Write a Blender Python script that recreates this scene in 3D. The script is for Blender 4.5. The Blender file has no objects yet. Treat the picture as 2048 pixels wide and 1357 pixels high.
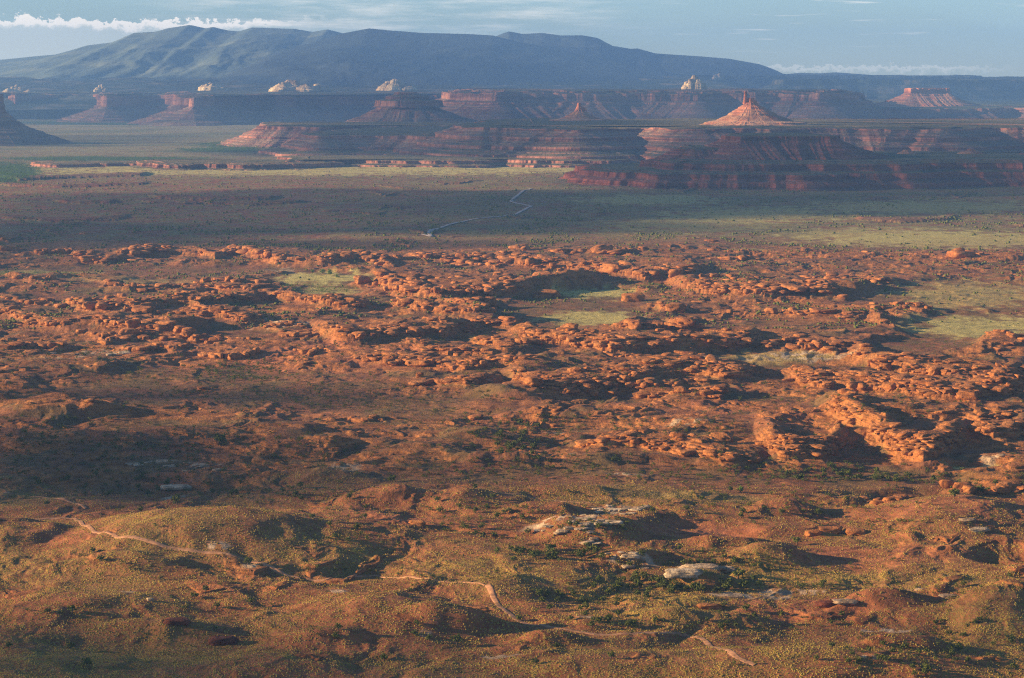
import bpy, math, random
import numpy as np
R = math.radians
sc = bpy.context.scene
COL = sc.collection

# ------------------------------------------------------------------ camera
F = 3982.0; CX = 1024.0; CY = 678.5; HOR = 160.0; H = 400.0
TH = math.atan((CY - HOR) / F)
CT, ST = math.cos(TH), math.sin(TH)
cam_d = bpy.data.cameras.new("camera"); cam = bpy.data.objects.new("camera", cam_d); COL.objects.link(cam)
cam.location = (0, 0, H); cam.rotation_euler = (R(90) - TH, 0, 0)
cam_d.sensor_width = 36.0; cam_d.lens = 36.0 * F / 2048.0
cam_d.clip_start = 5.0; cam_d.clip_end = 120000.0
sc.camera = cam

# ------------------------------------------------------------------ sun and exposure
SUN_EL = R(13.0); SUN_AZ = R(-91.0)          # azimuth from +Y towards +X: the sun stands to the left
SD = np.array([math.cos(SUN_EL) * math.sin(SUN_AZ), math.cos(SUN_EL) * math.cos(SUN_AZ), math.sin(SUN_EL)])
sun_d = bpy.data.lights.new("sun", 'SUN'); sun = bpy.data.objects.new("sun", sun_d); COL.objects.link(sun)
sun_d.energy = 5.0; sun_d.angle = R(0.5); sun_d.color = (1.0, 0.74, 0.42)
sun.rotation_euler = (R(90) - SUN_EL, 0, -SUN_AZ + R(180))
sun.location = (-2000, 0, 3000)
sc.view_settings.view_transform = 'Standard'; sc.view_settings.look = 'None'
sc.view_settings.gamma = 1.0; sc.view_settings.exposure = 1.38
sc.cycles.max_bounces = 5; sc.cycles.volume_bounces = 1
sc.cycles.use_denoising = False; sc.cycles.filter_width = 1.2

# ------------------------------------------------------------------ sky: Nishita with banks of cloud
def nd(nt, t, **k):
    n = nt.nodes.new(t)
    for a, b in k.items(): setattr(n, a, b)
    return n
def math_(nt, op, a, b=None, c=None, clamp=False):
    n = nt.nodes.new('ShaderNodeMath'); n.operation = op; n.use_clamp = clamp
    for i, v in enumerate((a, b, c)):
        if v is None: continue
        if isinstance(v, (int, float)): n.inputs[i].default_value = v
        else: nt.links.new(v, n.inputs[i])
    return n.outputs[0]
def sstep(nt, v, a, b):
    n = nt.nodes.new('ShaderNodeMapRange'); n.interpolation_type = 'SMOOTHSTEP'
    nt.links.new(v, n.inputs[0]); n.inputs[1].default_value = a; n.inputs[2].default_value = b
    n.inputs[3].default_value = 0; n.inputs[4].default_value = 1
    return n.outputs[0]
def mixc(nt, fac, a, b, mode='MIX'):
    n = nt.nodes.new('ShaderNodeMix'); n.data_type = 'RGBA'; n.blend_type = mode
    for s, v in ((n.inputs[0], fac), (n.inputs[6], a), (n.inputs[7], b)):
        if isinstance(v, (int, float)): s.default_value = v
        elif isinstance(v, (tuple, list)): s.default_value = tuple(v) + ((1,) if len(v) == 3 else ())
        else: nt.links.new(v, s)
    return n.outputs[2]
def noise_(nt, vec, scale, detail=4, rough=0.55, dim='3D'):
    n = nt.nodes.new('ShaderNodeTexNoise'); n.noise_dimensions = dim
    nt.links.new(vec, n.inputs['Vector']); n.inputs['Scale'].default_value = scale
    n.inputs['Detail'].default_value = detail; n.inputs['Roughness'].default_value = rough
    return n.outputs['Fac']

world = bpy.data.worlds.new("World"); sc.world = world; world.use_nodes = True
nt = world.node_tree; nt.nodes.clear()
sky = nd(nt, 'ShaderNodeTexSky', sky_type='NISHITA', sun_disc=False)
sky.sun_elevation = SUN_EL; sky.sun_rotation = SUN_AZ; sky.altitude = 1500; sky.air_density = 1.0; sky.dust_density = 0.15; sky.ozone_density = 3.5
tc = nd(nt, 'ShaderNodeTexCoord')
sx = nd(nt, 'ShaderNodeSeparateXYZ'); nt.links.new(tc.outputs['Generated'], sx.inputs[0])
yy = math_(nt, 'MAXIMUM', sx.outputs[1], 0.02)
U = math_(nt, 'DIVIDE', sx.outputs[0], yy); V = math_(nt, 'DIVIDE', sx.outputs[2], yy)
def uv(su, sv, ou=0.0):
    c = nd(nt, 'ShaderNodeCombineXYZ')
    nt.links.new(math_(nt, 'MULTIPLY_ADD', U, su, ou), c.inputs[0]); nt.links.new(math_(nt, 'MULTIPLY', V, sv), c.inputs[1])
    return c.outputs[0]
def band(a0, a1, b0, b1, v):
    return math_(nt, 'MULTIPLY', sstep(nt, v, a0, a1), math_(nt, 'SUBTRACT', 1.0, sstep(nt, v, b0, b1)))
# cumulus bank low on the left: lumpy tops over a flat base
topn = noise_(nt, uv(130, 190), 1.0, 8, 0.66)
gaps = noise_(nt, uv(16, 10, 3.1), 1.0, 3, 0.5)
leftm = math_(nt, 'SUBTRACT', 1.0, sstep(nt, U, -0.16, -0.08))
crest = math_(nt, 'MULTIPLY_ADD', math_(nt, 'SUBTRACT', topn, 0.5), 0.017, math_(nt, 'MULTIPLY_ADD', math_(nt, 'SUBTRACT', gaps, 0.5), 0.010, 0.0300))
d1 = math_(nt, 'SUBTRACT', crest, V)
cum = math_(nt, 'MULTIPLY', math_(nt, 'MULTIPLY', sstep(nt, d1, 0.0, 0.0006), math_(nt, 'SUBTRACT', 1.0, sstep(nt, d1, 0.001, 0.006))), leftm)
# hazy bank under it
bank = math_(nt, 'MULTIPLY', math_(nt, 'MULTIPLY', sstep(nt, d1, 0.0, 0.003), math_(nt, 'SUBTRACT', 1.0, sstep(nt, U, -0.24, -0.02))), 0.35)
# thin high streaks across the top
st = noise_(nt, uv(20, 200, 7.0), 1.0, 8, 0.68)
stm = math_(nt, 'MULTIPLY', band(-0.20, -0.13, 0.00, 0.10, U), band(0.018, 0.026, 0.048, 0.07, V))
streak = math_(nt, 'MULTIPLY', sstep(nt, st, 0.40, 0.78), stm)
st2 = noise_(nt, uv(22, 330, 17.0), 1.0, 4, 0.5)
streak2 = math_(nt, 'MULTIPLY', math_(nt, 'MULTIPLY', sstep(nt, st2, 0.60, 0.72), band(0.05, 0.10, 0.30, 0.36, U)), math_(nt, 'MULTIPLY', band(0.012, 0.018, 0.045, 0.06, V), 0.6))
# small far cumulus on the right horizon
t3 = noise_(nt, uv(190, 260, 5.5), 1.0, 8, 0.66)
crest3 = math_(nt, 'MULTIPLY_ADD', math_(nt, 'SUBTRACT', t3, 0.5), 0.013, 0.0070)
d3 = math_(nt, 'SUBTRACT', crest3, V)
cum3 = math_(nt, 'MULTIPLY', math_(nt, 'MULTIPLY', sstep(nt, d3, 0.0, 0.0008), math_(nt, 'SUBTRACT', 1.0, sstep(nt, d3, 0.001, 0.004))), band(0.105, 0.13, 0.21, 0.26, U))
den = math_(nt, 'ADD', math_(nt, 'ADD', cum, bank), math_(nt, 'ADD', math_(nt, 'MULTIPLY', streak, 0.55), math_(nt, 'ADD', math_(nt, 'MULTIPLY', streak2, 0.7), math_(nt, 'MULTIPLY', cum3, 0.35))))
den = math_(nt, 'MULTIPLY', den, sstep(nt, sx.outputs[1], 0.3, 0.6), clamp=True)
skyc = mixc(nt, den, sky.outputs[0], (11.0, 9.8, 8.2))
bg = nd(nt, 'ShaderNodeBackground'); bg.inputs[1].default_value = 0.060
nt.links.new(skyc, bg.inputs[0])
wo = nd(nt, 'ShaderNodeOutputWorld'); nt.links.new(bg.outputs[0], wo.inputs[0])

# ------------------------------------------------------------------ helpers
def pxpy(x, y, z=0.0):
    """pixel of a world point"""
    zz = z - H
    dep = y * CT - zz * ST
    return CX + F * x / dep, CY - F * (y * ST + zz * CT) / dep
def W(px, py, z=0.0):
    """world point at height z seen in a pixel"""
    u, v = (np.asarray(px, float) - CX) / F, (CY - np.asarray(py, float)) / F
    dy, dz = CT + v * ST, -ST + v * CT
    t = (z - H) / np.minimum(dz, -1e-4)
    return u * t, dy * t
def WD(px, py, D):
    """world point at forward distance D seen in a pixel"""
    u, v = (np.asarray(px, float) - CX) / F, (CY - np.asarray(py, float)) / F
    t = D / (CT + v * ST)
    return u * t, H + (-ST + v * CT) * t
def hsh(ix, iy, seed):
    h = (ix.astype(np.uint32) * np.uint32(374761393)) ^ (iy.astype(np.uint32) * np.uint32(668265263)) ^ np.uint32((seed * 2246822519 + 97) & 0xffffffff)
    h = (h ^ (h >> np.uint32(13))) * np.uint32(1274126177)
    h = (h ^ (h >> np.uint32(15))) * np.uint32(2246822519)
    return h ^ (h >> np.uint32(16))
GX = np.cos(np.arange(16) / 16 * 2 * np.pi).astype(np.float32); GY = np.sin(np.arange(16) / 16 * 2 * np.pi).astype(np.float32)
def gn(x, y, seed=0):
    x = np.asarray(x, np.float32); y = np.asarray(y, np.float32)
    xf = np.floor(x); yf = np.floor(y); ix = xf.astype(np.int32); iy = yf.astype(np.int32); fx = x - xf; fy = y - yf
    u = fx * fx * fx * (fx * (fx * 6 - 15) + 10); v = fy * fy * fy * (fy * (fy * 6 - 15) + 10)
    def c(dx, dy):
        g = hsh(ix + dx, iy + dy, seed) & np.uint32(15)
        return GX[g] * (fx - dx) + GY[g] * (fy - dy)
    a = c(0, 0); b = c(1, 0); a += u * (b - a); c0 = c(0, 1); d0 = c(1, 1); c0 += u * (d0 - c0)
    return (a + v * (c0 - a)) * 1.5
def fbm(x, y, o=4, seed=0, gain=0.5):
    s = 0; a = 1.0; f = 1.0
    for i in range(o):
        s = s + a * gn(x * f, y * f, seed + i * 7); a *= gain; f *= 2.03
    return s
def ridged(x, y, o=3, seed=0):
    s = 0; a = 1.0; f = 1.0
    for i in range(o):
        s = s + a * (1 - 2 * np.abs(gn(x * f, y * f, seed + i * 7))); a *= 0.5; f *= 2.03
    return s / 1.75
def ss(v, a, b):
    t = np.clip((v - a) / (b - a), 0, 1); return t * t * (3 - 2 * t)

# ------------------------------------------------------------------ where things lie (pixels of the flat ground, 2048 wide)
# outcrops: front foot line, height m, plateau depth m, depth of the knobby rim m
RIDGES = [
 ([(120,505),(170,525),(215,528),(250,520)], 14, 90, 70),
 ([(230,520),(300,514),(400,516),(430,524),(470,515),(520,522),(560,534),(620,540),(700,532),(790,535)], 22, 110, 90),
 ([(560,545),(600,548),(625,545)], 16, 40, 40),
 ([(690,520),(740,530),(790,545)], 18, 80, 80),
 ([(812,520),(870,522),(940,522),(1024,520),(1100,532)], 16, 120, 90),
 ([(745,575),(800,590),(850,600),(900,600),(1000,597),(1110,590),(1200,580)], 34, 200, 90),
 ([(1000,535),(1100,540),(1200,548),(1240,556),(1290,566),(1340,560),(1420,552)], 24, 160, 110),
 ([(175,565),(240,575),(300,580),(360,575)], 14, 60, 60),
 ([(350,572),(430,578),(500,580),(570,575)], 10, 60, 50),
 ([(130,615),(190,630),(270,636),(350,625),(440,620),(540,612)], 24, 120, 90),
 ([(365,628),(410,640),(470,650),(540,655)], 16, 80, 60),
 ([(530,603),(600,615),(660,628),(745,634)], 24, 110, 90),
 ([(780,628),(850,636),(920,640),(1000,640)], 30, 80, 45),
 ([(870,612),(940,618),(1000,616)], 24, 60, 50),
 ([(1005,612),(1060,614),(1115,612)], 26, 30, 40),
 ([(0,632),(60,652),(120,662),(200,664),(330,668),(420,672)], 18, 110, 60),
 ([(370,676),(390,682),(415,680)], 18, 30, 30),
 ([(628,690),(670,696),(720,698),(780,690),(860,684),(940,680)], 26, 150, 110),
 ([(840,665),(900,672),(960,672)], 18, 70, 70),
 ([(930,655),(1000,656),(1060,665)], 12, 70, 60),
 ([(560,680),(640,688)], 8, 40, 40),
 ([(800,715),(900,722),(980,728),(1060,722)], 10, 90, 90),
 ([(700,735),(800,735),(900,740)], 9, 60, 60),
 ([(940,700),(1020,704),(1100,700),(1180,698)], 18, 70, 60),
 ([(575,765),(640,768),(700,774),(790,772),(860,768),(930,780),(1000,775)], 15, 75, 55),
 ([(860,745),(950,750),(1010,745),(1100,740)], 14, 60, 50),
 ([(1010,775),(1060,790),(1130,792),(1200,785),(1290,770),(1380,762),(1450,768),(1525,772)], 20, 160, 120),
 ([(1020,685),(1100,697),(1180,708),(1240,714),(1330,712),(1420,706),(1475,700),(1530,703)], 32, 110, 70),
 ([(1335,582),(1400,592),(1480,596),(1530,600),(1620,598),(1750,605)], 26, 180, 110),
 ([(1315,620),(1345,624),(1375,620)], 22, 40, 40),
 ([(1330,655),(1360,662),(1400,660)], 24, 50, 25),
 ([(1400,668),(1460,690),(1530,700),(1620,690)], 14, 120, 30),
 ([(1430,625),(1520,632),(1640,635),(1740,640)], 10, 70, 60),
 ([(1520,662),(1600,668),(1650,665)], 12, 50, 50),
 ([(1560,695),(1660,700),(1760,702),(1830,708)], 14, 90, 40),
 ([(1738,650),(1790,660),(1850,664),(1930,655)], 26, 100, 60),
 ([(1700,612),(1800,618),(1900,624),(2048,640)], 12, 80, 60),
 ([(1600,560),(1700,572),(1800,575)], 8, 60, 50),
 ([(1350,720),(1390,730),(1440,735)], 12, 40, 50),
 ([(1565,775),(1620,785),(1700,790),(1780,795),(1860,812),(1930,815),(1990,808),(2060,805)], 22, 150, 130),
 ([(1700,735),(1750,752),(1830,765),(1900,770),(1980,775),(2060,780)], 30, 170, 130),
 ([(1660,740),(1700,738)], 16, 25, 30),
 ([(1660,820),(1720,835),(1790,850),(1860,852),(1940,850),(2060,845)], 10, 70, 30),
 ([(1520,915),(1570,925),(1640,922),(1690,905)], 24, 110, 90),
 ([(1640,840),(1700,862),(1760,888),(1800,915),(1850,925),(1900,915),(1945,900)], 30, 130, 110),
 ([(1930,870),(1985,888),(2060,880)], 22, 90, 70),
 ([(1130,900),(1200,905),(1280,905),(1350,915),(1420,925),(1465,940),(1510,945),(1540,930)], 15, 90, 45),
 ([(1530,960),(1580,968),(1660,972),(1720,955)], 7, 50, 25),
 ([(1720,995),(1770,1000),(1820,996)], 5, 30, 18),
 ([(1870,992),(1920,1000),(1965,992),(2060,985)], 13, 120, 25),
 ([(1360,975),(1400,1000),(1450,1000)], 5, 30, 18),
 ([(380,712),(470,716),(540,712)], 7, 50, 18),
 ([(160,745),(260,752),(340,748),(430,752)], 6, 60, 10),
 ([(0,560),(60,565),(130,562)], 8, 90, 20),
 ([(0,600),(60,606),(120,600)], 8, 70, 30),
 ([(1170,640),(1200,645),(1235,640)], 7, 20, 20),
 # low ledges of the shaded flats
 ([(110,406),(160,410),(240,408)], 14, 90, 0), ([(300,398),(420,402),(560,400)], 14, 150, 0), ([(400,408),(500,412),(620,408)], 10, 90, 0),
 ([(0,372),(120,376),(300,370)], 8, 200, 0), ([(0,440),(120,445),(260,440)], 8, 120, 0), ([(1540,432),(1600,436),(1650,430)], 10, 160, 0),
 ([(1700,440),(1800,448),(1920,440)], 9, 160, 0), ([(1850,424),(1950,428),(2060,424)], 9, 120, 0), ([(1400,505),(1550,515),(1750,520),(2060,530)], 9, 120, 0),
 ([(0,358),(40,362),(150,356),(300,352)], 16, 250, 0),
]
rng = random.Random(5)
for i in range(95):          # many small ledges between the large outcrops
    py = rng.choice([rng.uniform(480, 690), rng.uniform(560, 960), rng.uniform(345, 480)])
    px = rng.uniform(-150, 2200)
    if py > 760 and px < 1050 and rng.random() < 0.5: continue
    if 330 < py < 500 and px > 900 and rng.random() < 0.6: continue
    if py > 740 and 900 < px < 1400 and rng.random() < .3: continue
    L = rng.uniform(40, 130); n = 4
    pts = [(px + L * k / n, py + rng.uniform(-1, 1) * (4 if py < 700 else 8)) for k in range(n + 1)]
    kk = 0 if py < 480 else rng.choice([0, 10, 18, 26])
    RIDGES.append((pts, rng.uniform(4, 9) * (0.8 if py > 480 else 1.0), rng.uniform(20, 60) * (1.5 if py < 600 else 0.8), kk))
for i in range(26):
    px = rng.uniform(-50, 2100); py = rng.uniform(990, 1370); L = rng.uniform(25, 90)
    RIDGES.append(([(px + L * k / 3, py + rng.uniform(-5, 5)) for k in range(4)], rng.uniform(2.5, 5), rng.uniform(8, 22), 0))
RIDGES += [([(0,1200),(35,1206),(80,1198)], 7, 20, 0), ([(1600,1225),(1650,1222),(1700,1214)], 5, 16, 0), ([(430,1140),(500,1160),(560,1150)], 5, 18, 0), ([(640,1170),(690,1165),(740,1140),(800,1122)], 7, 16, 4), ([(1990,1200),(2030,1215),(2070,1225)], 8, 26, 0),
 ([(450,905),(520,910),(600,912)], 6, 30, 0), ([(610,905),(660,915),(720,900),(800,905)], 8, 40, 0), ([(330,880),(420,885),(500,880)], 6, 40, 0), ([(0,905),(90,915),(160,910)], 7, 50, 0), ([(60,960),(150,968),(210,960)], 6, 26, 0)]
for i in range(75):          # long low ledges that knit the rock belt together
    py = rng.uniform(488, 800); px = rng.uniform(-120, 2100); L = rng.uniform(90, 240)
    if py > 700 and px < 500: continue
    RIDGES.append(([(px + L * k / 6, py + rng.uniform(-1, 1) * (2.5 if py < 650 else 6)) for k in range(7)], rng.uniform(5, 11), rng.uniform(16, 40) * (1.4 if py < 620 else 1), rng.choice([14, 22, 30])))
# hills and hollows: px, py, rx, ry (pixels on flat ground), height m, edge sharpness (0 soft .. 1 sharp)
HILLS = [
 (560,870,130,20,12,.2), (350,860,110,14,8,.2), (150,830,160,18,9,.2), (700,880,100,12,8,.3), (960,870,110,14,9,.3), (1000,930,120,14,8,.2), (620,960,120,12,7,.2), (430,800,140,12,7,.2), (880,960,90,10,6,.3),
 (80,780,120,12,8,.2), (1280,930,140,12,7,.2), (1150,990,160,12,6,.1), (760,1010,110,12,7,.3), (1080,1040,90,12,6,.2), (240,1150,160,14,6,.2), (930,1260,120,16,7,.2), (1780,1300,120,14,7,.2), (1750,1200,140,14,7,.2),
 (320,1265,160,14,6,.2), (1100,1290,110,10,5,.2), (640,1290,100,12,6,.2), (1250,650,110,8,8,.2), (1480,680,120,8,9,.2),
 (420,1095,360,62,16,.1), (-60,1080,200,40,12,.2), (760,1245,220,56,13,.0), (160,1225,220,36,8,.1), (1630,1330,330,50,10,.1), (1180,1330,200,30,6,.1),
 (2000,1225,110,50,12,.15), (830,905,150,26,12,.1), (600,900,110,14,9,.3), (1000,800,110,24,16,.2), (1150,830,160,16,9,.2), (1975,690,140,26,12,.0),
 (1880,1035,180,45,10,.1), (1530,1115,95,16,9,.1), (1480,1090,110,13,6,.1), (1570,1020,90,14,8,.1), (1200,1080,130,26,9,.3), (1260,1120,80,14,7,.3),
 (1410,1160,75,13,9,.5), (900,1010,160,22,8,.2), (1160,1200,110,18,-5,.3), (1020,1180,80,20,3,.1), (1410,1235,150,22,7,.1), (200,900,240,34,8,.2),
 (250,975,330,34,-9,.2), (560,1010,200,18,-6,.1), (1400,1064,135,28,-9,.6), (2015,1112,85,24,-10,.6), (1880,960,320,30,-15,.3), (1620,1000,220,12,-5,.1),
 (735,1150,80,14,-5,.4), (640,1165,60,9,-4,.4), (800,1118,60,9,-4,.4), (870,1040,80,12,-4,.5), (880,1075,70,10,-3,.5),
 (1130,640,150,22,-12,.4), (1560,725,170,16,-16,.4), (1680,738,120,10,-8,.3), (1860,680,110,14,-10,.4), (650,592,90,15,-10,.3), (1200,600,90,12,-8,.3),
 (490,755,60,15,-6,.3), (1240,790,160,12,-6,.2), (1180,880,90,18,-9,.3), (1650,950,130,14,-5,.3), (1900,1260,60,20,-4,.3), (1760,870,150,18,3,.0),
 (330,1290,260,30,-5,.1), (520,1340,200,30,5,.1), (1480,860,180,22,7,.2), (1340,850,120,14,5,.2), (700,700,330,40,9,.1), (1100,720,200,30,8,.1),
]
ROADS = [   # (name, width m, points)
 ("dirt_road", 5.0, [(-60,1046),(60,1040),(125,1036),(150,1037),(165,1050),(190,1066),(240,1076),(320,1090),(400,1104),(480,1116),(525,1126),(560,1145),(600,1156)]),
 ("dirt_track", 2.4, [(612,1158),(650,1161),(700,1154),(750,1150),(850,1158),(930,1165),(970,1171)]),
 ("dirt_road", 5.5, [(975,1170),(983,1180),(987,1196),(1002,1216),(1030,1238),(1060,1250),(1100,1255),(1160,1264),(1190,1270),(1240,1268),(1310,1266),(1370,1268),(1410,1280),(1440,1298),(1475,1318),(1510,1330)]),
 ("dirt_road", 4.5, [(-60,988),(40,990),(90,995),(130,1000),(155,1008),(172,1018)]),
 ("dirt_track", 3.2, [(860,978),(930,984),(1000,988),(1060,994),(1130,1004),(1180,1006)]),
 ("gravel_road", 11.0, [(845,470),(862,474),(858,467),(880,457),(910,447),(945,440),(1000,434),(1030,430),(1050,420),(1063,413),(1035,408),(1022,404),(1030,395),(1045,383),(1064,378)]),
]
MEADOWS = [ # px,py,rx,ry,strength
 (600,341,720,12,1), (200,330,200,6,.5), (1000,338,320,7,.8), (1300,400,160,12,.7), (1500,430,200,18,.55), (1850,415,260,14,.6), (1900,480,300,18,.7), (1750,470,200,16,.5),
 (1190,585,85,10,1), (1180,632,110,14,.9), (640,555,110,12,1), (660,580,60,12,.7), (1960,650,160,26,.9), (1930,590,160,30,.6), (1530,712,140,9,.5), (1400,450,200,20,.4),
 (1120,330,200,10,.8), (60,545,130,8,.6), (250,560,150,6,.3), (1500,500,60,6,.4), (1950,930,60,4,.8), (1390,995,150,8,.3),
]
FLOORS = [(1130,625,150,22,1), (1180,600,130,14,1), (1560,728,120,9,1), (1650,735,110,10,.9), (1850,690,110,16,.8), (470,770,330,34,.55), (850,812,200,18,.5), (300,850,160,14,.4), (1250,960,420,26,.6), (1740,950,190,14,.9), (480,745,90,18,.8), (250,590,170,10,.6), (450,668,90,10,.6), (1560,650,170,16,.4), (1900,600,200,14,.6), (320,540,300,9,.6)]
PALES = [ # pale slabs and gravel
 (1130,1070,70,10), (1190,1045,55,10), (1230,1030,45,8), (1190,1088,30,8), (1300,1130,70,4), (1420,1150,60,8), (1500,1183,110,6), (1620,1172,120,4), (1770,1178,80,3),
 (1800,1250,30,6), (1760,1248,50,3), (1770,1320,20,6), (1750,1338,40,4), (690,945,28,14), (680,1195,20,5), (430,1130,35,5), (495,1150,40,8), (250,1205,30,5), (850,1285,20,7),
 (200,705,60,8), (100,720,60,5), (320,925,60,4), (400,930,40,4), (350,980,22,5), (560,655,60,8), (560,540,40,5), (1920,800,50,6), (1620,712,50,6), (1560,712,60,4), (1180,920,40,3),
 (1420,740,30,3), (1700,715,40,5), (1250,950,60,3), (1990,920,40,5), (1390,860,60,4), (1120,850,60,3), (1000,1320,40,4), (1200,1240,60,3),
]
REDS = [ # bare red soil / slickrock
 (1750,1110,220,26,.8), (400,700,260,30,.7), (650,720,220,26,.9), (800,1060,90,12,.8), (900,1120,120,18,.5), (120,1100,80,16,.6), (1900,1030,150,22,.7), (1350,820,200,26,.6),
 (1560,850,160,24,.7), (1400,1065,130,26,1), (700,1300,120,14,.4), (560,820,150,14,.5), (920,840,100,18,.6), (1200,1210,150,14,.5), (1320,1330,200,10,.5), (1600,1205,200,20,.6), (1930,870,150,30,.4),
 (300,950,160,10,.6), (1100,1215,60,10,.5), (600,1350,300,16,.4), (1150,960,120,10,.3), (1820,1330,150,16,.3),
]
def ell(px, py, e, n=0.0):
    return np.sqrt(((px - e[0]) / e[2]) ** 2 + ((py - e[1]) / e[3]) ** 2) + n

def ground(x, y, masks=True):
    x = np.asarray(x, np.float64); y = np.asarray(y, np.float64)
    shp = x.shape; x = x.ravel(); y = y.ravel()
    px, py = pxpy(x, y)
    px = px.astype(np.float32); py = py.astype(np.float32)
    near = ss(py, 930, 1010); mid = ss(py, 470, 520) * (1 - near); flat = 1 - ss(py, 470, 520)
    wx = fbm(x / 130, y / 130, 3, 11); wy = fbm(x / 130, y / 130, 3, 12)
    sm = np.zeros_like(px)
    for e in [(360,1095,430,66), (760,1240,240,60), (1500,1320,420,55), (120,1200,280,44)]: sm = np.maximum(sm, 1 - ss(ell(px, py, e), .6, 1.15))
    big = fbm(x / 520, y / 520, 3, 1)
    h = big * (9 * near + 9 * mid + 5 * flat)
    h += (ridged(x / 170 + wx * .3, y / 170 + wy * .3, 4, 21)) * (5.0 * near * (1 - .62 * sm) + 5.6 * mid + 1.0 * flat)
    h += fbm(x / 45 + wx, y / 45, 4, 31) * (1.9 * near * (1 - .5 * sm) + 3.0 * mid + 0.8 * flat * ss(py, 240, 380))
    rock = np.zeros_like(h, dtype=np.float32); knob = np.zeros_like(rock)
    n1 = gn(x / 90, y / 90, 41); n2 = gn(x / 26, y / 26, 42); n3 = gn(x / 9, y / 9, 43)
    # hills and hollows
    for (cx, cy, rx, ry, hh, sh) in HILLS:
        m = np.nonzero((np.abs(px - cx) < rx * 1.7) & (np.abs(py - cy) < ry * 1.7))[0]
        if m.size == 0: continue
        r = ell(px[m], py[m], (cx, cy, rx, ry)) + (0.12 if hh > 0 and sh < .2 else .26) * n1[m] + 0.07 * n2[m]
        lo = 0.0 + sh * 0.82
        if hh > 0 and cy > 960: hh = hh * 1.3
        h[m] += hh * (1 - ss(r, lo, 1.25 - .15 * sh))
        if hh < -9 and sh > .5: rock[m] = np.maximum(rock[m], ss(r, .9, .98) * (1 - ss(r, 1.0, 1.1)) * .8)
    # benches and outcrops
    hr = np.zeros_like(h)
    for k, (pts, hh, w, kw) in enumerate(RIDGES):
        hh, w, kw = hh * (.66 if hh > 12 else .8), w * .75, kw * .85
        xs = np.array([p[0] for p in pts], float); ys = np.array([p[1] for p in pts], float)
        _, y0 = W(1024, ys.max()); yb = y0 + w * 3 + 60 + (W(1024, ys.min())[1] - y0)
        m = np.nonzero((px > xs[0] - 25) & (px < xs[-1] + 25) & (y > y0 - 60) & (y < yb))[0]
        if m.size == 0: continue
        pw = px[m] + n2[m] * 5
        yl = W(1024, np.interp(pw, xs, ys))[1]
        Lm = (xs[-1] - xs[0]) * y0 / F
        e = np.minimum((pw - xs[0]), (xs[-1] - pw)) * y0 / F
        tp = ss(e, -5, min(40, Lm * .3))
        d = y[m] - yl + 20 * n1[m] + 9 * n2[m] + 3 * n3[m] - (1 - tp) * (w * .7)
        wv = w * (0.8 + 0.5 * n1[m])
        up = 0.55 * ss(d, -2, 3) + 0.25 * ss(d, 8, 12 + .1 * w) + 0.20 * ss(d, 14, 18 + .35 * w) + 0.0
        talus = 0.22 * ss(d, -2.2 * hh, 0) * (1 - ss(d, 0, 4))
        back = 1 - ss(d, wv * .9, wv * 2.6)
        v = hh * (up * back + talus) * np.sqrt(np.clip(tp, 0, 1))
        hr[m] = np.maximum(hr[m], v)
        rk = ss(d, -4, 0) * (1 - ss(d, wv * .9, wv * 1.7)) * tp
        rock[m] = np.maximum(rock[m], rk)
        if kw > 0:
            kn = ss(d, -1, 2) * (1 - .55 * ss(d, 6, 16)) * (1 - ss(d, kw * .5, kw * 1.2)) * ss(tp, .1, .5)
            knob[m] = np.maximum(knob[m], kn)
    fl = np.zeros_like(h)
    for e in MEADOWS + FLOORS:
        if e[1] < 380: continue
        r_ = ell(px, py, e) + .25 * n1 + .08 * n2; fl = np.maximum(fl, (1 - ss(r_, .95, 1.35)) * min(1, e[4] + .2))
    h = h * (1 - .75 * fl) - 4 * fl * mid; hr *= (1 - fl) * (1 - .85 * sm); rock *= 1 - fl; knob *= 1 - ss(fl, .1, .5)
    h += hr
    rk0 = (1 - fl) * ss(fbm(x / 110, y / 60, 4, 51) + 0.25 * mid - 0.28 * near - 0.15 * flat, .08, .30) * .85
    rock = np.maximum(rock, rk0 * (1 - .6 * near))
    # terraces where rock shows
    step = 3.2
    q = h / step + 0.35 * n2; fq = np.floor(q); ter = (fq + ss(q - fq, .55, .95)) * step - 0.35 * n2 * step
    h = h + (ter - h) * rock * .75
    # fade the relief to level ground far out, and keep roads smooth
    far = ss(y, 9000, 12000)
    h = h * (1 - far * .6)
    if not masks: return h.reshape(shp)
    return h.reshape(shp), px.reshape(shp), py.reshape(shp), rock.reshape(shp), knob.reshape(shp), n1.reshape(shp), n2.reshape(shp)

def gpoint(px, py):
    """point of the real ground seen in a pixel"""
    px = np.atleast_1d(np.asarray(px, float)); py = np.atleast_1d(np.asarray(py, float))
    z = np.zeros_like(px)
    for _ in range(7):
        x, y = W(px, py, z); z = .5 * z + .5 * ground(x, y, False)
    x, y = W(px, py, z)
    return x, y, ground(x, y, False)

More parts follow.
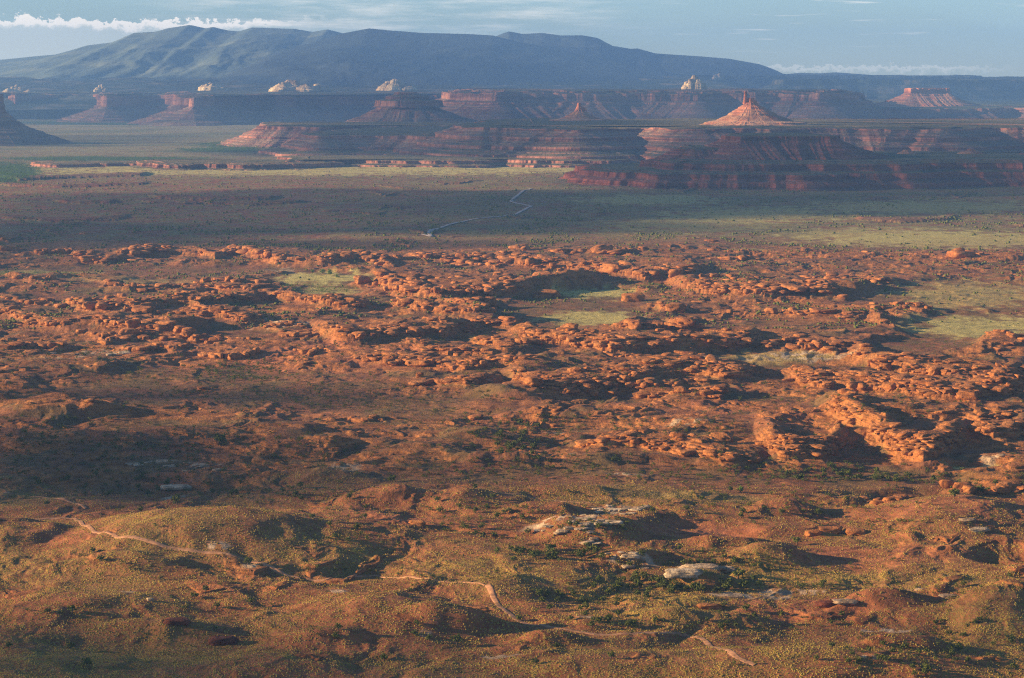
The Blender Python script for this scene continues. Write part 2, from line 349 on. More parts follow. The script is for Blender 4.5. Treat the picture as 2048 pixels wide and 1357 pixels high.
# ------------------------------------------------------------------ materials
def base_mat(name, rough=.95):
    m = bpy.data.materials.new(name); m.use_nodes = True; nt = m.node_tree
    b = nt.nodes['Principled BSDF']; b.inputs['Roughness'].default_value = rough
    b.inputs['Specular IOR Level'].default_value = 0.15
    return m, nt, b
def objco(nt): return nt.nodes.new('ShaderNodeTexCoord').outputs['Object']
def geo(nt): return nt.nodes.new('ShaderNodeNewGeometry')
def vscale(nt, v, s):
    n = nt.nodes.new('ShaderNodeVectorMath'); n.operation = 'MULTIPLY'; nt.links.new(v, n.inputs[0]); n.inputs[1].default_value = s; return n.outputs[0]
def bump(nt, b, h, dist, strength=1.0):
    n = nt.nodes.new('ShaderNodeBump'); n.inputs['Distance'].default_value = dist; n.inputs['Strength'].default_value = strength
    nt.links.new(h, n.inputs['Height']); nt.links.new(n.outputs[0], b.inputs['Normal'])
ROCK = (0.49, 0.195, 0.062)

gm, nt, b = base_mat('desert_ground')
pos = geo(nt).outputs['Position']
at = nd(nt, 'ShaderNodeAttribute', attribute_name='albedo'); am = nd(nt, 'ShaderNodeAttribute', attribute_name='cover')
sp = nd(nt, 'ShaderNodeSeparateColor'); nt.links.new(am.outputs['Color'], sp.inputs[0])
rk, gs, dk = sp.outputs[0], sp.outputs[1], sp.outputs[2]
var = noise_(nt, pos, 0.09, 8, .62)
c = mixc(nt, 1.0, at.outputs['Color'], mixc(nt, sstep(nt, var, .3, .7), (0.66, .62, .58), (1.3, 1.28, 1.22)), 'MULTIPLY')
# strata lines on rock
sz = nd(nt, 'ShaderNodeSeparateXYZ'); nt.links.new(pos, sz.inputs[0])
lay = noise_(nt, vscale(nt, pos, (.012, .012, .85)), 1.0, 5, .7)
c = mixc(nt, math_(nt, 'MULTIPLY', rk, .8), c, mixc(nt, 1.0, c, mixc(nt, sstep(nt, lay, .36, .62), (.50, .42, .40), (1.22, 1.2, 1.15)), 'MULTIPLY'))
# grass and brush tufts
vo = nd(nt, 'ShaderNodeTexVoronoi'); vo.inputs['Scale'].default_value = .42; nt.links.new(pos, vo.inputs['Vector'])
tn = noise_(nt, pos, .035, 4, .6)
thr = math_(nt, 'MULTIPLY', gs, math_(nt, 'MULTIPLY_ADD', tn, .9, .18))
tuft = math_(nt, 'MULTIPLY', math_(nt, 'LESS_THAN', vo.outputs['Distance'], thr), sstep(nt, gs, .02, .2))
tcol = mixc(nt, sstep(nt, noise_(nt, pos, .013, 3, .5), .4, .62), (.28, .19, .045), (.46, .31, .06))
c = mixc(nt, math_(nt, 'MULTIPLY', tuft, .8), c, tcol)
# scattered dark brush far out
vo2 = nd(nt, 'ShaderNodeTexVoronoi'); vo2.inputs['Scale'].default_value = .085; nt.links.new(pos, vo2.inputs['Vector'])
dn = noise_(nt, pos, .008, 4, .6)
db = math_(nt, 'MULTIPLY', math_(nt, 'LESS_THAN', vo2.outputs['Distance'], math_(nt, 'MULTIPLY', dk, math_(nt, 'MULTIPLY_ADD', dn, .8, -.12))), 0.9)
c = mixc(nt, db, c, (.035, .05, .025))
c = mixc(nt, 1.0, c, (.84, .82, .80), 'MULTIPLY')
nt.links.new(c, b.inputs['Base Color'])
hgt = math_(nt, 'ADD', math_(nt, 'MULTIPLY', noise_(nt, pos, .35, 6, .65), .9), math_(nt, 'MULTIPLY', math_(nt, 'MULTIPLY', tuft, math_(nt, 'SUBTRACT', 1.0, vo.outputs['Distance'])), .35))
hgt = math_(nt, 'ADD', hgt, math_(nt, 'MULTIPLY', math_(nt, 'MULTIPLY', noise_(nt, pos, .1, 6, .6), 1.6), math_(nt, 'ADD', rk, .25)))
bump(nt, b, hgt, 1.6)
GROUND_M = gm

def rock_mat(name, col, scale=1.0, strata=True, dark=.5):
    m, nt, b = base_mat(name)
    pos = geo(nt).outputs['Position']
    v = noise_(nt, pos, .12 * scale, 7, .65)
    c = mixc(nt, 1.0, col, mixc(nt, sstep(nt, v, .3, .7), (dark, dark * .95, dark * .92), (1.25, 1.25, 1.25)), 'MULTIPLY')
    big = noise_(nt, pos, .018 * scale, 4, .6)
    c = mixc(nt, math_(nt, 'MULTIPLY', sstep(nt, big, .44, .62), .55), c, mixc(nt, 1.0, c, (.62, .50, .46), 'MULTIPLY'))
    lay = noise_(nt, vscale(nt, pos, (.05, .05, 1.1)), 1.0 * scale, 4, .7)
    if strata: c = mixc(nt, .7, c, mixc(nt, 1.0, c, mixc(nt, sstep(nt, lay, .38, .6), (.62, .55, .52), (1.15, 1.14, 1.12)), 'MULTIPLY'))
    nt.links.new(c, b.inputs['Base Color'])
    bump(nt, b, math_(nt, 'ADD', noise_(nt, pos, .5 * scale, 7, .65), math_(nt, 'MULTIPLY', lay, 1.0)), 1.3 / scale)
    return m
KNOB_M = rock_mat('red_sandstone', ROCK)
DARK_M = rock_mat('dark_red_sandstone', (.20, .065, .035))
PALE_M = rock_mat('pale_sandstone', (.60, .45, .29), 1.0, True, .45)

def mesa_mat(name, cliff, talus, top, zs, paler=(1.2, 1.15, 1.1)):
    m, nt, b = base_mat(name)
    g = geo(nt); pos = g.outputs['Position']
    nz = nd(nt, 'ShaderNodeSeparateXYZ'); nt.links.new(g.outputs['True Normal'], nz.inputs[0])
    lay = noise_(nt, vscale(nt, pos, (.0012, .0012, zs)), 1.0, 5, .75)
    vert = noise_(nt, vscale(nt, pos, (.03, .03, .004)), 1.0, 4, .6)
    cc = mixc(nt, 1.0, cliff, mixc(nt, sstep(nt, lay, .40, .58), (.48, .40, .42), paler), 'MULTIPLY')  # strata: darker and lighter layers of the rock itself
    cc = mixc(nt, .5, cc, mixc(nt, 1.0, cc, mixc(nt, sstep(nt, vert, .35, .65), (.55, .5, .5), (1.2, 1.2, 1.2)), 'MULTIPLY'))
    n2 = noise_(nt, pos, .012, 6, .65)
    tt = mixc(nt, sstep(nt, n2, .42, .62), talus, cc)
    tt = mixc(nt, .45, tt, mixc(nt, 1.0, tt, mixc(nt, sstep(nt, lay, .36, .62), (.55, .5, .5), (1.15, 1.1, 1.05)), 'MULTIPLY'))
    rb = noise_(nt, pos, .09, 3, .6)
    tt = mixc(nt, math_(nt, 'MULTIPLY', sstep(nt, rb, .60, .68), .55), tt, (.40, .34, .28))
    c = mixc(nt, sstep(nt, nz.outputs[2], .45, .62), cc, tt)
    tp = mixc(nt, sstep(nt, n2, .4, .6), top, (top[0] * 2, top[1] * 1.5, top[2] * 1.3))
    c = mixc(nt, sstep(nt, nz.outputs[2], .965, .993), c, tp)
    nt.links.new(c, b.inputs['Base Color'])
    bump(nt, b, noise_(nt, pos, .04, 6, .65), 9.0)
    return m
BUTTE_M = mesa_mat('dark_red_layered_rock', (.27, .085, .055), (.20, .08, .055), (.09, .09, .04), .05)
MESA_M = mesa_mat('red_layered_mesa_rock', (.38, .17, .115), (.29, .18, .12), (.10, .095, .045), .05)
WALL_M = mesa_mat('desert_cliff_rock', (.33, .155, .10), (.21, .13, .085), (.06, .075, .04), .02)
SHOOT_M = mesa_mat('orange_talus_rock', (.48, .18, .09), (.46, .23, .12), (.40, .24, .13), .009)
WHITE_M = rock_mat('cream_sandstone', (.80, .62, .36), .10, True, .4)

def forest_mat(name, a, bcol, s):
    m, nt, b = base_mat(name)
    pos = geo(nt).outputs['Position']
    n = noise_(nt, vscale(nt, pos, (s, s, s * 1.5)), 1.0, 7, .62)
    c = mixc(nt, sstep(nt, n, .46, .66), a, bcol)
    nt.links.new(c, b.inputs['Base Color']); bump(nt, b, noise_(nt, pos, .006, 6, .6), 14.0)
    return m
MOUNT_M = forest_mat('haze_tinted_forest', (.045, .062, .07), (.07, .09, .085), .0011)  # forest colour shifted to blue: distance haze put into the albedo
MOUNT2_M = forest_mat('sunlit_haze_mountain', (.12, .16, .14), (.22, .25, .18), .0009)  # lighter bluish copy: sunlight and haze on the left range put into the colour
PLAT_M = forest_mat('juniper_plateau', (.035, .05, .028), (.20, .155, .09), .003)

def plain_mat(name, col, var=.35, s=.5):
    m, nt, b = base_mat(name)
    pos = geo(nt).outputs['Position']
    n = noise_(nt, pos, s, 5, .6)
    lo = tuple(v * (1 - var) for v in col); hi = tuple(v * (1 + var) for v in col)
    nt.links.new(mixc(nt, sstep(nt, n, .3, .7), lo, hi), b.inputs['Base Color'])
    bump(nt, b, n, .15)
    return m
ROAD_M = plain_mat('packed_dirt', (.44, .215, .11), .3, .25)
GRAV_M = plain_mat('grey_gravel', (.50, .40, .34), .1, .1)
LEAF_M = plain_mat('juniper_foliage', (.115, .130, .025), .45, 1.3)
LEAF2_M = plain_mat('cottonwood_foliage', (.13, .22, .03), .35, .7)
BARK_M = plain_mat('juniper_bark', (.12, .085, .06), .3, 2.)

# ------------------------------------------------------------------ object helpers
def link_mesh(name, verts, faces, mat, parent=None, smooth=False, cols=None):
    me = bpy.data.meshes.new(name)
    verts = np.asarray(verts, np.float32)
    if isinstance(faces, np.ndarray):
        n, k = faces.shape
        me.vertices.add(len(verts)); me.vertices.foreach_set('co', verts.ravel())
        me.loops.add(n * k); me.loops.foreach_set('vertex_index', faces.astype(np.int32).ravel())
        me.polygons.add(n); me.polygons.foreach_set('loop_start', np.arange(0, n * k, k, dtype=np.int32))
        me.polygons.foreach_set('loop_total', np.full(n, k, np.int32))
        me.update(calc_edges=True)
    else:
        me.from_pydata(verts.tolist(), [], faces); me.update()
    if smooth: me.polygons.foreach_set('use_smooth', np.ones(len(me.polygons), bool))
    if cols:
        for nm, arr in cols.items():
            a = me.color_attributes.new(nm, 'FLOAT_COLOR', 'POINT'); a.data.foreach_set('color', arr.astype(np.float32).ravel())
    me.materials.append(mat)
    o = bpy.data.objects.new(name, me); COL.objects.link(o)
    if parent is not None: o.parent = parent
    return o
def struct(o, label=None):
    o['kind'] = 'structure'
    if label: o['label'] = label
    return o
def tag(o, label, cat, group=None, kind=None):
    o['label'] = label
    if cat: o['category'] = cat
    if group: o['group'] = group
    if kind: o['kind'] = kind
    return o
def thing(name, label, cat, loc=(0, 0, 0), rz=0, group=None):
    o = bpy.data.objects.new(name, None); COL.objects.link(o); o.location = loc; o.rotation_euler = (0, 0, rz)
    o.empty_display_size = 1
    return tag(o, label, cat, group)
def grid_faces(nr, nc):
    i = np.arange(nr - 1)[:, None] * nc + np.arange(nc - 1)[None, :]
    return np.stack([i, i + 1, i + nc + 1, i + nc], -1).reshape(-1, 4)

# ------------------------------------------------------------------ the ground sheet
QX, QY = 1.5, 0.62
tl = [-.47, -.42, -.37, -.335, -.31, -.295] + list(np.arange(-1120, 1121, QX) / F) + [.295, .31, .335, .37, .42, .47]
T = np.array(sorted(tl))
ys = [600.0]
while ys[-1] < 36500:
    y = ys[-1]
    st_ = QY * y * y / (F * H)
    if y < 1240: st_ = 6.0
    ys.append(y + min(max(st_, .5), 60.0))
Y = np.array(ys)
xx = Y[:, None] * T[None, :]; yy_ = np.repeat(Y[:, None], len(T), 1)
hh, px, py, rock, knob, n1, n2 = ground(xx, yy_)
def colour_ground(x, y, px, py, rock, n1, n2):
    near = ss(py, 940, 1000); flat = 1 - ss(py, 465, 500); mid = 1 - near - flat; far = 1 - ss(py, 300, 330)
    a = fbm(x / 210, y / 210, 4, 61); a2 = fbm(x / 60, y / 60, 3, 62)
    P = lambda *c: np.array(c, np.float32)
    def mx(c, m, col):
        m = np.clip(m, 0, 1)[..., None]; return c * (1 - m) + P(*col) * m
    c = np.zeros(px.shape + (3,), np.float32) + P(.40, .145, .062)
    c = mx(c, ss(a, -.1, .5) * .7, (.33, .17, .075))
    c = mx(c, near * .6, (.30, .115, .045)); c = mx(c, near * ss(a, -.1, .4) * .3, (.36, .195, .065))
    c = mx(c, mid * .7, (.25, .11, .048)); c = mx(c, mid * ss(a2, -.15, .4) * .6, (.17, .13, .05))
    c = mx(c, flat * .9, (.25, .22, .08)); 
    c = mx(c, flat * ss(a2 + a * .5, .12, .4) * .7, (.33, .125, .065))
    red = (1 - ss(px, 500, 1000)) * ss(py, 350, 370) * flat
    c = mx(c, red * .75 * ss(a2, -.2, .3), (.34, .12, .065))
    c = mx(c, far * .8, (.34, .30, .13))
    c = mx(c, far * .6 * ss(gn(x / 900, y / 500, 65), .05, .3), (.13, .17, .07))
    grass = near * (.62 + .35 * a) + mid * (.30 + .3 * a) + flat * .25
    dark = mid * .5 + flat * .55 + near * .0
    n = .25 * a2 + .12 * n2; rag = fbm(x / 24, y / 60, 3, 68)
    for e in REDS:
        m = (1 - ss(ell(px, py, e, n), .6, 1.15)) * e[4]
        c = mx(c, m * .85, (.48, .175, .075)); grass = grass * (1 - .75 * m)
    for e in MEADOWS:
        m = (1 - ss(ell(px, py, e, 1.5 * n + .3 * rag), .55, 1.1)) * e[4]
        c = mx(c, m * .9, (.66, .58, .19)); grass = grass * (1 - m) + .5 * m; dark = dark * (1 - .8 * m)
    rc = np.clip(rock, 0, 1)
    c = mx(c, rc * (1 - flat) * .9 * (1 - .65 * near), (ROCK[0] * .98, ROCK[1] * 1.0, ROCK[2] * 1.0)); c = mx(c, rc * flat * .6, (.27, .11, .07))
    grass = grass * (1 - .85 * rc); dark = dark * (1 - .5 * rc)
    for e in PALES:
        m = (1 - ss(ell(px, py, e, 2.6 * n), .6, 1.05)) * ss(fbm(x / 11, y / 16, 3, 66), -.25, .15)
        c = mx(c, m * .85, (.58, .44, .30)); grass = grass * (1 - m); rc = np.maximum(rc, .4 * m)
    # grove and river brush on the far left
    for e in [(20, 345, 60, 22), (200, 318, 220, 4), (520, 290, 130, 8), (300, 246, 300, 5), (440, 300, 90, 5)]:
        m = (1 - ss(ell(px, py, e, n), .8, 1.1))
        c = mx(c, m, (.07, .13, .035)); dark = dark * (1 - m)
    col = np.concatenate([c, np.ones(px.shape + (1,), np.float32)], -1)
    cov = np.stack([rc, np.clip(grass, 0, 1), np.clip(dark, 0, 1), np.ones_like(rc)], -1)
    return col, cov, grass
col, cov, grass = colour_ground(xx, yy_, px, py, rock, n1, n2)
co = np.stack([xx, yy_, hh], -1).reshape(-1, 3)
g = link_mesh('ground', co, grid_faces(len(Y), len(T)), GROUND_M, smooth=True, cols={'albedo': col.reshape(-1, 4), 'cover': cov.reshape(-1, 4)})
struct(g)
print('ground', len(co))
del co, col, cov

# ------------------------------------------------------------------ roads draped on it
for name, w, pts in ROADS:
    pts = np.array(pts, float)
    x, y, z = gpoint(pts[:, 0], pts[:, 1])
    seg = np.hypot(np.diff(x), np.diff(y)); s = np.concatenate([[0], np.cumsum(seg)]); n = max(8, int(s[-1] / max(2.0, w * .5)))
    t = np.linspace(0, s[-1], n); xi = np.interp(t, s, x); yi = np.interp(t, s, y)
    for _ in range(3 if w < 10 else 1):
        xi[1:-1] = (xi[:-2] + 2 * xi[1:-1] + xi[2:]) / 4; yi[1:-1] = (yi[:-2] + 2 * yi[1:-1] + yi[2:]) / 4
    tx = np.gradient(xi); ty = np.gradient(yi); L = np.hypot(tx, ty) + 1e-6; nx, ny = -ty / L, tx / L
    k = 7; v = []
    off = np.linspace(-.5, .5, k)
    wj = w * (1 + .25 * gn(t / 9, t * 0, 77))
    gx = xi[:, None] + nx[:, None] * off * wj[:, None]; gy = yi[:, None] + ny[:, None] * off * wj[:, None]
    gz = ground(gx, gy, False) + (.35 if w < 10 else 1.9) - np.abs(off * 2) ** 6 * .6
    o = link_mesh(name, np.stack([gx, gy, gz], -1).reshape(-1, 3), grid_faces(n, k), ROAD_M if w < 10 else GRAV_M, smooth=True)
    struct(o)

# ------------------------------------------------------------------ mesas, buttes
def terr(prof, step):
    """split a profile into ledges: [(offset, z)] from the rim down"""
    out = [prof[0]]
    for (o0, z0), (o1, z1) in zip(prof[:-1], prof[1:]):
        n = max(1, int(abs(z1 - z0) / step))
        rr_ = random.Random(int(z0 * 7 + z1)); cuts = [0.0]
        for i in range(n): cuts.append(cuts[-1] + rr_.choice([.35, .6, 1.0, 1.9]))
        for i in range(n):
            a0, a1 = cuts[i] / cuts[-1], cuts[i + 1] / cuts[-1]
            oa, ob = o0 + (o1 - o0) * a0, o0 + (o1 - o0) * a1; za, zb = z0 + (z1 - z0) * a0, z0 + (z1 - z0) * a1
            steep = abs(z1 - z0) > 1.2 * abs(o1 - o0)
            if steep: out.append((oa + (ob - oa) * .8, za + (zb - za) * .15))
            else:
                out.append((oa + (ob - oa) * .15, za + (zb - za) * .38)); out.append((oa + (ob - oa) * .6, za + (zb - za) * .68))
            out.append((ob, zb))
    return out
def outline_from(pts, closed_n, rough, seed, L=120.0):
    """closed outline of world xy points -> evenly sampled, roughened, with outward normals"""
    p = np.array(pts, float); p = np.vstack([p, p[:1]])
    s = np.concatenate([[0], np.cumsum(np.hypot(*np.diff(p, axis=0).T))]); t = np.linspace(0, s[-1], closed_n, endpoint=False)
    q = np.stack([np.interp(t, s, p[:, 0]), np.interp(t, s, p[:, 1])], 1)
    for _ in range(max(2, closed_n // 150)): q = (np.roll(q, 1, 0) + 2 * q + np.roll(q, -1, 0)) / 4
    d = np.roll(q, -1, 0) - np.roll(q, 1, 0); d /= np.linalg.norm(d, axis=1)[:, None] + 1e-9
    area = np.sum(q[:, 0] * np.roll(q[:, 1], -1) - np.roll(q[:, 0], -1) * q[:, 1])
    nrm = np.stack([d[:, 1], -d[:, 0]], 1) * (1 if area > 0 else -1)
    for _ in range(6): nrm = (np.roll(nrm, 1, 0) + nrm + np.roll(nrm, -1, 0)) / 3
    nrm /= np.linalg.norm(nrm, axis=1)[:, None] + 1e-9
    q = q + nrm * (rough * fbm(q[:, 0] / L, q[:, 1] / L, 4, seed))[:, None]
    return q, nrm, s[-1] / closed_n
def mesa(name, pts, prof, mat, n=500, step=12, rough=40, gully=.35, seed=1, L=120., flute=3., parent=None, glen=None, scale_side=None, topz=0.0):
    q, nrm, ds = outline_from(pts, n, rough, seed, L)
    lv = terr(prof, step)
    glen = glen or L * 1.3
    gx, gy = q[:, 0] / glen, q[:, 1] / glen
    gl = ridged(gx, gy, 2, seed + 3)                          # ribs and gullies along the face
    omax = max(o for o, z in lv) + 1e-6
    V = []
    for (o, z) in lv:
        f = o / omax
        g = 1 + gully * gl * (0.3 + .7 * f) 
        w = flute * fbm(q[:, 0] / (ds * 6 + 4), q[:, 1] / (ds * 6 + 4) + z * .004, 3, seed + 9)
        oo = o * g + w
        if scale_side is not None: oo = oo * np.where(nrm[:, 0] < 0, scale_side[0], scale_side[1]) if False else oo * (scale_side[0] + (scale_side[1] - scale_side[0]) * (nrm[:, 0] * .5 + .5))
        zz = np.full(n, z) + (topz * fbm(q[:, 0] / 200, q[:, 1] / 200, 3, seed + 5) if f < .02 or z > prof[0][1] - 1 else 0)
        V.append(np.column_stack([q + nrm * oo[:, None], zz]))
    m = len(V); V = np.vstack(V)
    faces = []
    i = np.arange(n); j = (i + 1) % n
    Fq = np.concatenate([np.stack([k * n + i, (k + 1) * n + i, (k + 1) * n + j, k * n + j], -1) for k in range(m - 1)])
    faces = Fq.tolist(); faces.append(list(range(n)))
    o = link_mesh(name, V, faces, mat, parent)
    bpy_fix_normals(o)
    return o
def bpy_fix_normals(o):
    import bmesh
    bm = bmesh.new(); bm.from_mesh(o.data); bmesh.ops.recalc_face_normals(bm, faces=bm.faces); bm.to_mesh(o.data); bm.free()
def zt(py, D): return float(WD(1024, py, D)[1])
def xt(px, D, py=250): return float(WD(px, py, D)[0])
def front(pts, back):
    """outline from front points (px, D) and a straight back at distance back"""
    p = [(xt(a, d), d) for a, d in pts]
    p += [(xt(pts[-1][0], pts[-1][1]) * back / pts[-1][1], back), (xt(pts[0][0], pts[0][1]) * back / pts[0][1], back)]
    return p
def ring(px, D, rx, ry, n=24, power=2.0):
    cx = xt(px, D)
    return [(cx + rx * math.copysign(abs(math.cos(a)) ** (2 / power), math.cos(a)), D + ry * math.copysign(abs(math.sin(a)) ** (2 / power), math.sin(a))) for a in [2 * math.pi * i / n for i in range(n)]]

# A. the large layered butte on the right, in shade
D = 7900; z1 = zt(272, D); z2 = zt(322, 7700)
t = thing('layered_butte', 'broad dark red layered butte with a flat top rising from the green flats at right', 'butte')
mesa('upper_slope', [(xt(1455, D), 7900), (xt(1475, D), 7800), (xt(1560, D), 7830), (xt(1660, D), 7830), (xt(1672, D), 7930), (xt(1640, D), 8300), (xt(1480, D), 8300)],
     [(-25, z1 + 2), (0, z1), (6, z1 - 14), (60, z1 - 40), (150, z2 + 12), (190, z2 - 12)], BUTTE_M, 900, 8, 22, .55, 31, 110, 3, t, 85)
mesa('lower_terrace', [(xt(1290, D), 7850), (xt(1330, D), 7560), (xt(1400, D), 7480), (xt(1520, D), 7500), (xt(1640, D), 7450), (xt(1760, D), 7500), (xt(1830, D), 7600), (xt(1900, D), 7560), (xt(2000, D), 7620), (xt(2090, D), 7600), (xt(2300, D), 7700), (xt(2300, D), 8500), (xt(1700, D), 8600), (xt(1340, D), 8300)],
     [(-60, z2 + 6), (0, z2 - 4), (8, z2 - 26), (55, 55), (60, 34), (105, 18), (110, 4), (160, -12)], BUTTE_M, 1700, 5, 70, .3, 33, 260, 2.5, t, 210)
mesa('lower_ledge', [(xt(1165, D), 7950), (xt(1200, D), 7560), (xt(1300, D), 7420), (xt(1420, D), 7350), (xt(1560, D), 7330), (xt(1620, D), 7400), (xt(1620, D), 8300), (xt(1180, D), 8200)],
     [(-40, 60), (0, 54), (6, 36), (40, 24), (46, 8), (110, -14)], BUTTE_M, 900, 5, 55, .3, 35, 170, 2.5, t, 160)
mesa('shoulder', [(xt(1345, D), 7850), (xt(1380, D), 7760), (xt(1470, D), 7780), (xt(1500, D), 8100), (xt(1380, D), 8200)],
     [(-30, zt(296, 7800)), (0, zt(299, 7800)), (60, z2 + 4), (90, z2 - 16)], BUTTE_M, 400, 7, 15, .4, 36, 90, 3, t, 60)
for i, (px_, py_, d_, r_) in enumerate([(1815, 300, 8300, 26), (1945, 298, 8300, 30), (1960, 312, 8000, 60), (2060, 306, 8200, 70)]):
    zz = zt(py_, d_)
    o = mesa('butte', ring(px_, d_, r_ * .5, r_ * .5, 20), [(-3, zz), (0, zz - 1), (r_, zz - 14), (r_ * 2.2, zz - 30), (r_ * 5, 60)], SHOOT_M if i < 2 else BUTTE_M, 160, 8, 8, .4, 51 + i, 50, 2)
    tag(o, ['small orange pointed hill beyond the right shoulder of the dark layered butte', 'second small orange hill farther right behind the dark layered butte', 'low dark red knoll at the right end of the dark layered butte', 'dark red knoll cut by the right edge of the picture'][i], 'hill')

# B. the long bench that carries the spire
zb = zt(256, 9800)
bench = mesa('mesa', [(xt(900, 10000), 10500), (xt(955, 10000), 9900), (xt(1060, 10000), 9900), (xt(1150, 10000), 9650), (xt(1235, 10000), 9800), (xt(1290, 10000), 10000), (xt(1330, 10000), 9750), (xt(1380, 10000), 9650), (xt(1450, 10000), 9700), (xt(1520, 10000), 9600), (xt(1640, 10000), 9800), (xt(1760, 10000), 9800), (xt(1880, 10000), 9650), (xt(1960, 10000), 9900), (xt(2080, 10000), 9850), (xt(2400, 10000), 10000), (xt(2400, 10000), 12100), (xt(1000, 10000), 12100)],
     [(-250, zb + 4), (0, zb - 3), (5, zb - 12), (90, zb - 42), (96, zb - 60), (170, zb - 84), (176, zb - 100), (260, zb - 122), (266, zb - 136), (380, -10)], MESA_M, 2200, 8, 90, .45, 61, 330, 5, None, 170, topz=8)
tag(bench, 'long layered red bench below the two pointed buttes', 'mesa')
lo = mesa('mesa', [(xt(585, 10400), 10900), (xt(640, 10400), 10500), (xt(760, 10400), 10600), (xt(850, 10400), 10400), (xt(930, 10400), 10500), (xt(1000, 10400), 10600), (xt(1000, 10400), 12500), (xt(640, 10400), 12000)],
     [(-120, zt(268, 10600)), (0, zt(272, 10500)), (6, zt(278, 10500)), (80, 50), (86, 38), (180, 20), (186, 8), (260, -8)], MESA_M, 900, 8, 60, .45, 62, 260, 4, None, 150, topz=3)
tag(lo, 'lower layered red mesa left of the pointed buttes, above the pale meadow', 'mesa')
lo = mesa('mesa', front([(570, 9200), (700, 9300), (900, 9200), (1000, 9300), (1160, 9200), (1260, 9350)], 9900),
     [(-80, 34), (0, 30), (5, 18), (50, 10), (54, 2), (110, -10)], MESA_M, 900, 7, 50, .5, 63, 200, 4, None, 120, topz=3)
tag(lo, 'low dark red terrace along the far edge of the pale yellow meadow', 'mesa')
lo = mesa('mesa', front([(285, 9150), (330, 8950), (400, 9000), (500, 8950), (600, 9050), (680, 9200)], 9500),
     [(-40, 26), (0, 22), (5, 8), (40, 2), (80, -10)], MESA_M, 600, 7, 45, .5, 64, 120, 4, None, 90, topz=3)
tag(lo, 'low red bluff with orange end standing on the pale yellow meadow at left', 'bluff')
lo = mesa('mesa', front([(70, 9250), (110, 9150), (190, 9250), (280, 9300)], 9500),
     [(-20, 16), (0, 14), (5, 4), (50, -8)], MESA_M, 300, 7, 20, .5, 65, 80, 3, None, 60, topz=3)
tag(lo, 'small low red bluff beside the bright green grove at far left', 'bluff')
lo = mesa('mesa', front([(530, 12200), (640, 12000), (760, 12200), (900, 12300), (1000, 12400)], 13400),
     [(-100, zt(250, 12400)), (0, zt(253, 12200)), (6, zt(258, 12200)), (90, 60), (96, 48), (220, -8)], MESA_M, 700, 9, 70, .45, 66, 260, 4, None, 150, topz=3)
tag(lo, 'hazy dark bench between the green valley and the blue cliffs', 'mesa')

# C. the spire butte (lit)
D = 10350; zb2 = zb + 4
t = thing('spire_butte', 'sunlit orange cone butte topped by a narrow leaning rock tower', 'butte')
zs = zt(206, D)
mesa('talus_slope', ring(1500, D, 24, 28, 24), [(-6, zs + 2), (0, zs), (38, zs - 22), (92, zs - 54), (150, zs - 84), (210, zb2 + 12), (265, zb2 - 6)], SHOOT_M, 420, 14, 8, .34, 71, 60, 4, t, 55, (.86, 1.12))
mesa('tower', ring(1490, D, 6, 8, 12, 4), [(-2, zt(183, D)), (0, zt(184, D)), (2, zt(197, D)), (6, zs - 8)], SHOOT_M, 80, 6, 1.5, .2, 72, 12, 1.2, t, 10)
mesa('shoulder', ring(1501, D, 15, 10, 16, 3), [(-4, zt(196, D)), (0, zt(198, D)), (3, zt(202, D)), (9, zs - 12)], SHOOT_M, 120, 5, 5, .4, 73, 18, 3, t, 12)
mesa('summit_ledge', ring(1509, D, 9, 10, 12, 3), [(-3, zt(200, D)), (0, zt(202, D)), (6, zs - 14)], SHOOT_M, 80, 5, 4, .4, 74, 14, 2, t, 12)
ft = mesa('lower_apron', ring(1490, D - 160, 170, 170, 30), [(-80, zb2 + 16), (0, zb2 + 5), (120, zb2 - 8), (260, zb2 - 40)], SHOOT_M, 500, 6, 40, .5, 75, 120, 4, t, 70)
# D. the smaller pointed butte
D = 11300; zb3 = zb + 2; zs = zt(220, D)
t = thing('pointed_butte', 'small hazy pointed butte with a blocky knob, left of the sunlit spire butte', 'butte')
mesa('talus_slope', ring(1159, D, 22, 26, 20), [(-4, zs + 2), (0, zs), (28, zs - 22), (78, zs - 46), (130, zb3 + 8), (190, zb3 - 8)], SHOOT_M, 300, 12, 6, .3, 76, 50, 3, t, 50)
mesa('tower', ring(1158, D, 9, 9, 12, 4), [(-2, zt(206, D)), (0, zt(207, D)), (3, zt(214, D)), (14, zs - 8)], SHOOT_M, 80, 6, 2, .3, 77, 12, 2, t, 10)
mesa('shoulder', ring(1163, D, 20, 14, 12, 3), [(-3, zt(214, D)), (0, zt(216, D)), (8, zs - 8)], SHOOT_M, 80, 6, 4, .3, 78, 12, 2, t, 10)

# E. buttes and walls farther back
D = 14500; t = thing('stepped_butte', 'hazy dome shaped stepped butte in front of the blue cliff wall', 'butte')
zz = zt(184, D)
mesa('cliff_band', ring(812, D, 70, 90, 20, 3), [(-20, zz), (0, zz - 4), (6, zz - 16), (60, zz - 32), (64, zz - 50), (120, zz - 62), (124, zz - 96), (140, zz - 110)], WALL_M, 500, 10, 18, .4, 81, 80, 5, t, 60, (1.0, 1.3))
mesa('talus_slope', ring(815, D, 190, 220, 24, 3), [(-30, zz - 84), (0, zz - 92), (140, zz - 170), (320, zz - 235), (420, -5)], WALL_M, 500, 14, 14, .3, 82, 120, 5, t, 80, (.9, 1.2))
D = 12700; t = thing('tower_butte', 'hazy tower butte with sweeping talus cut by the left edge', 'butte')
zz = zt(189, D)
mesa('tower', ring(-8, D, 46, 50, 16, 4), [(-6, zz + 2), (0, zz), (6, zz - 60), (14, zt(224, D) - 10)], WALL_M, 200, 20, 6, .2, 83, 50, 4, t, 30)
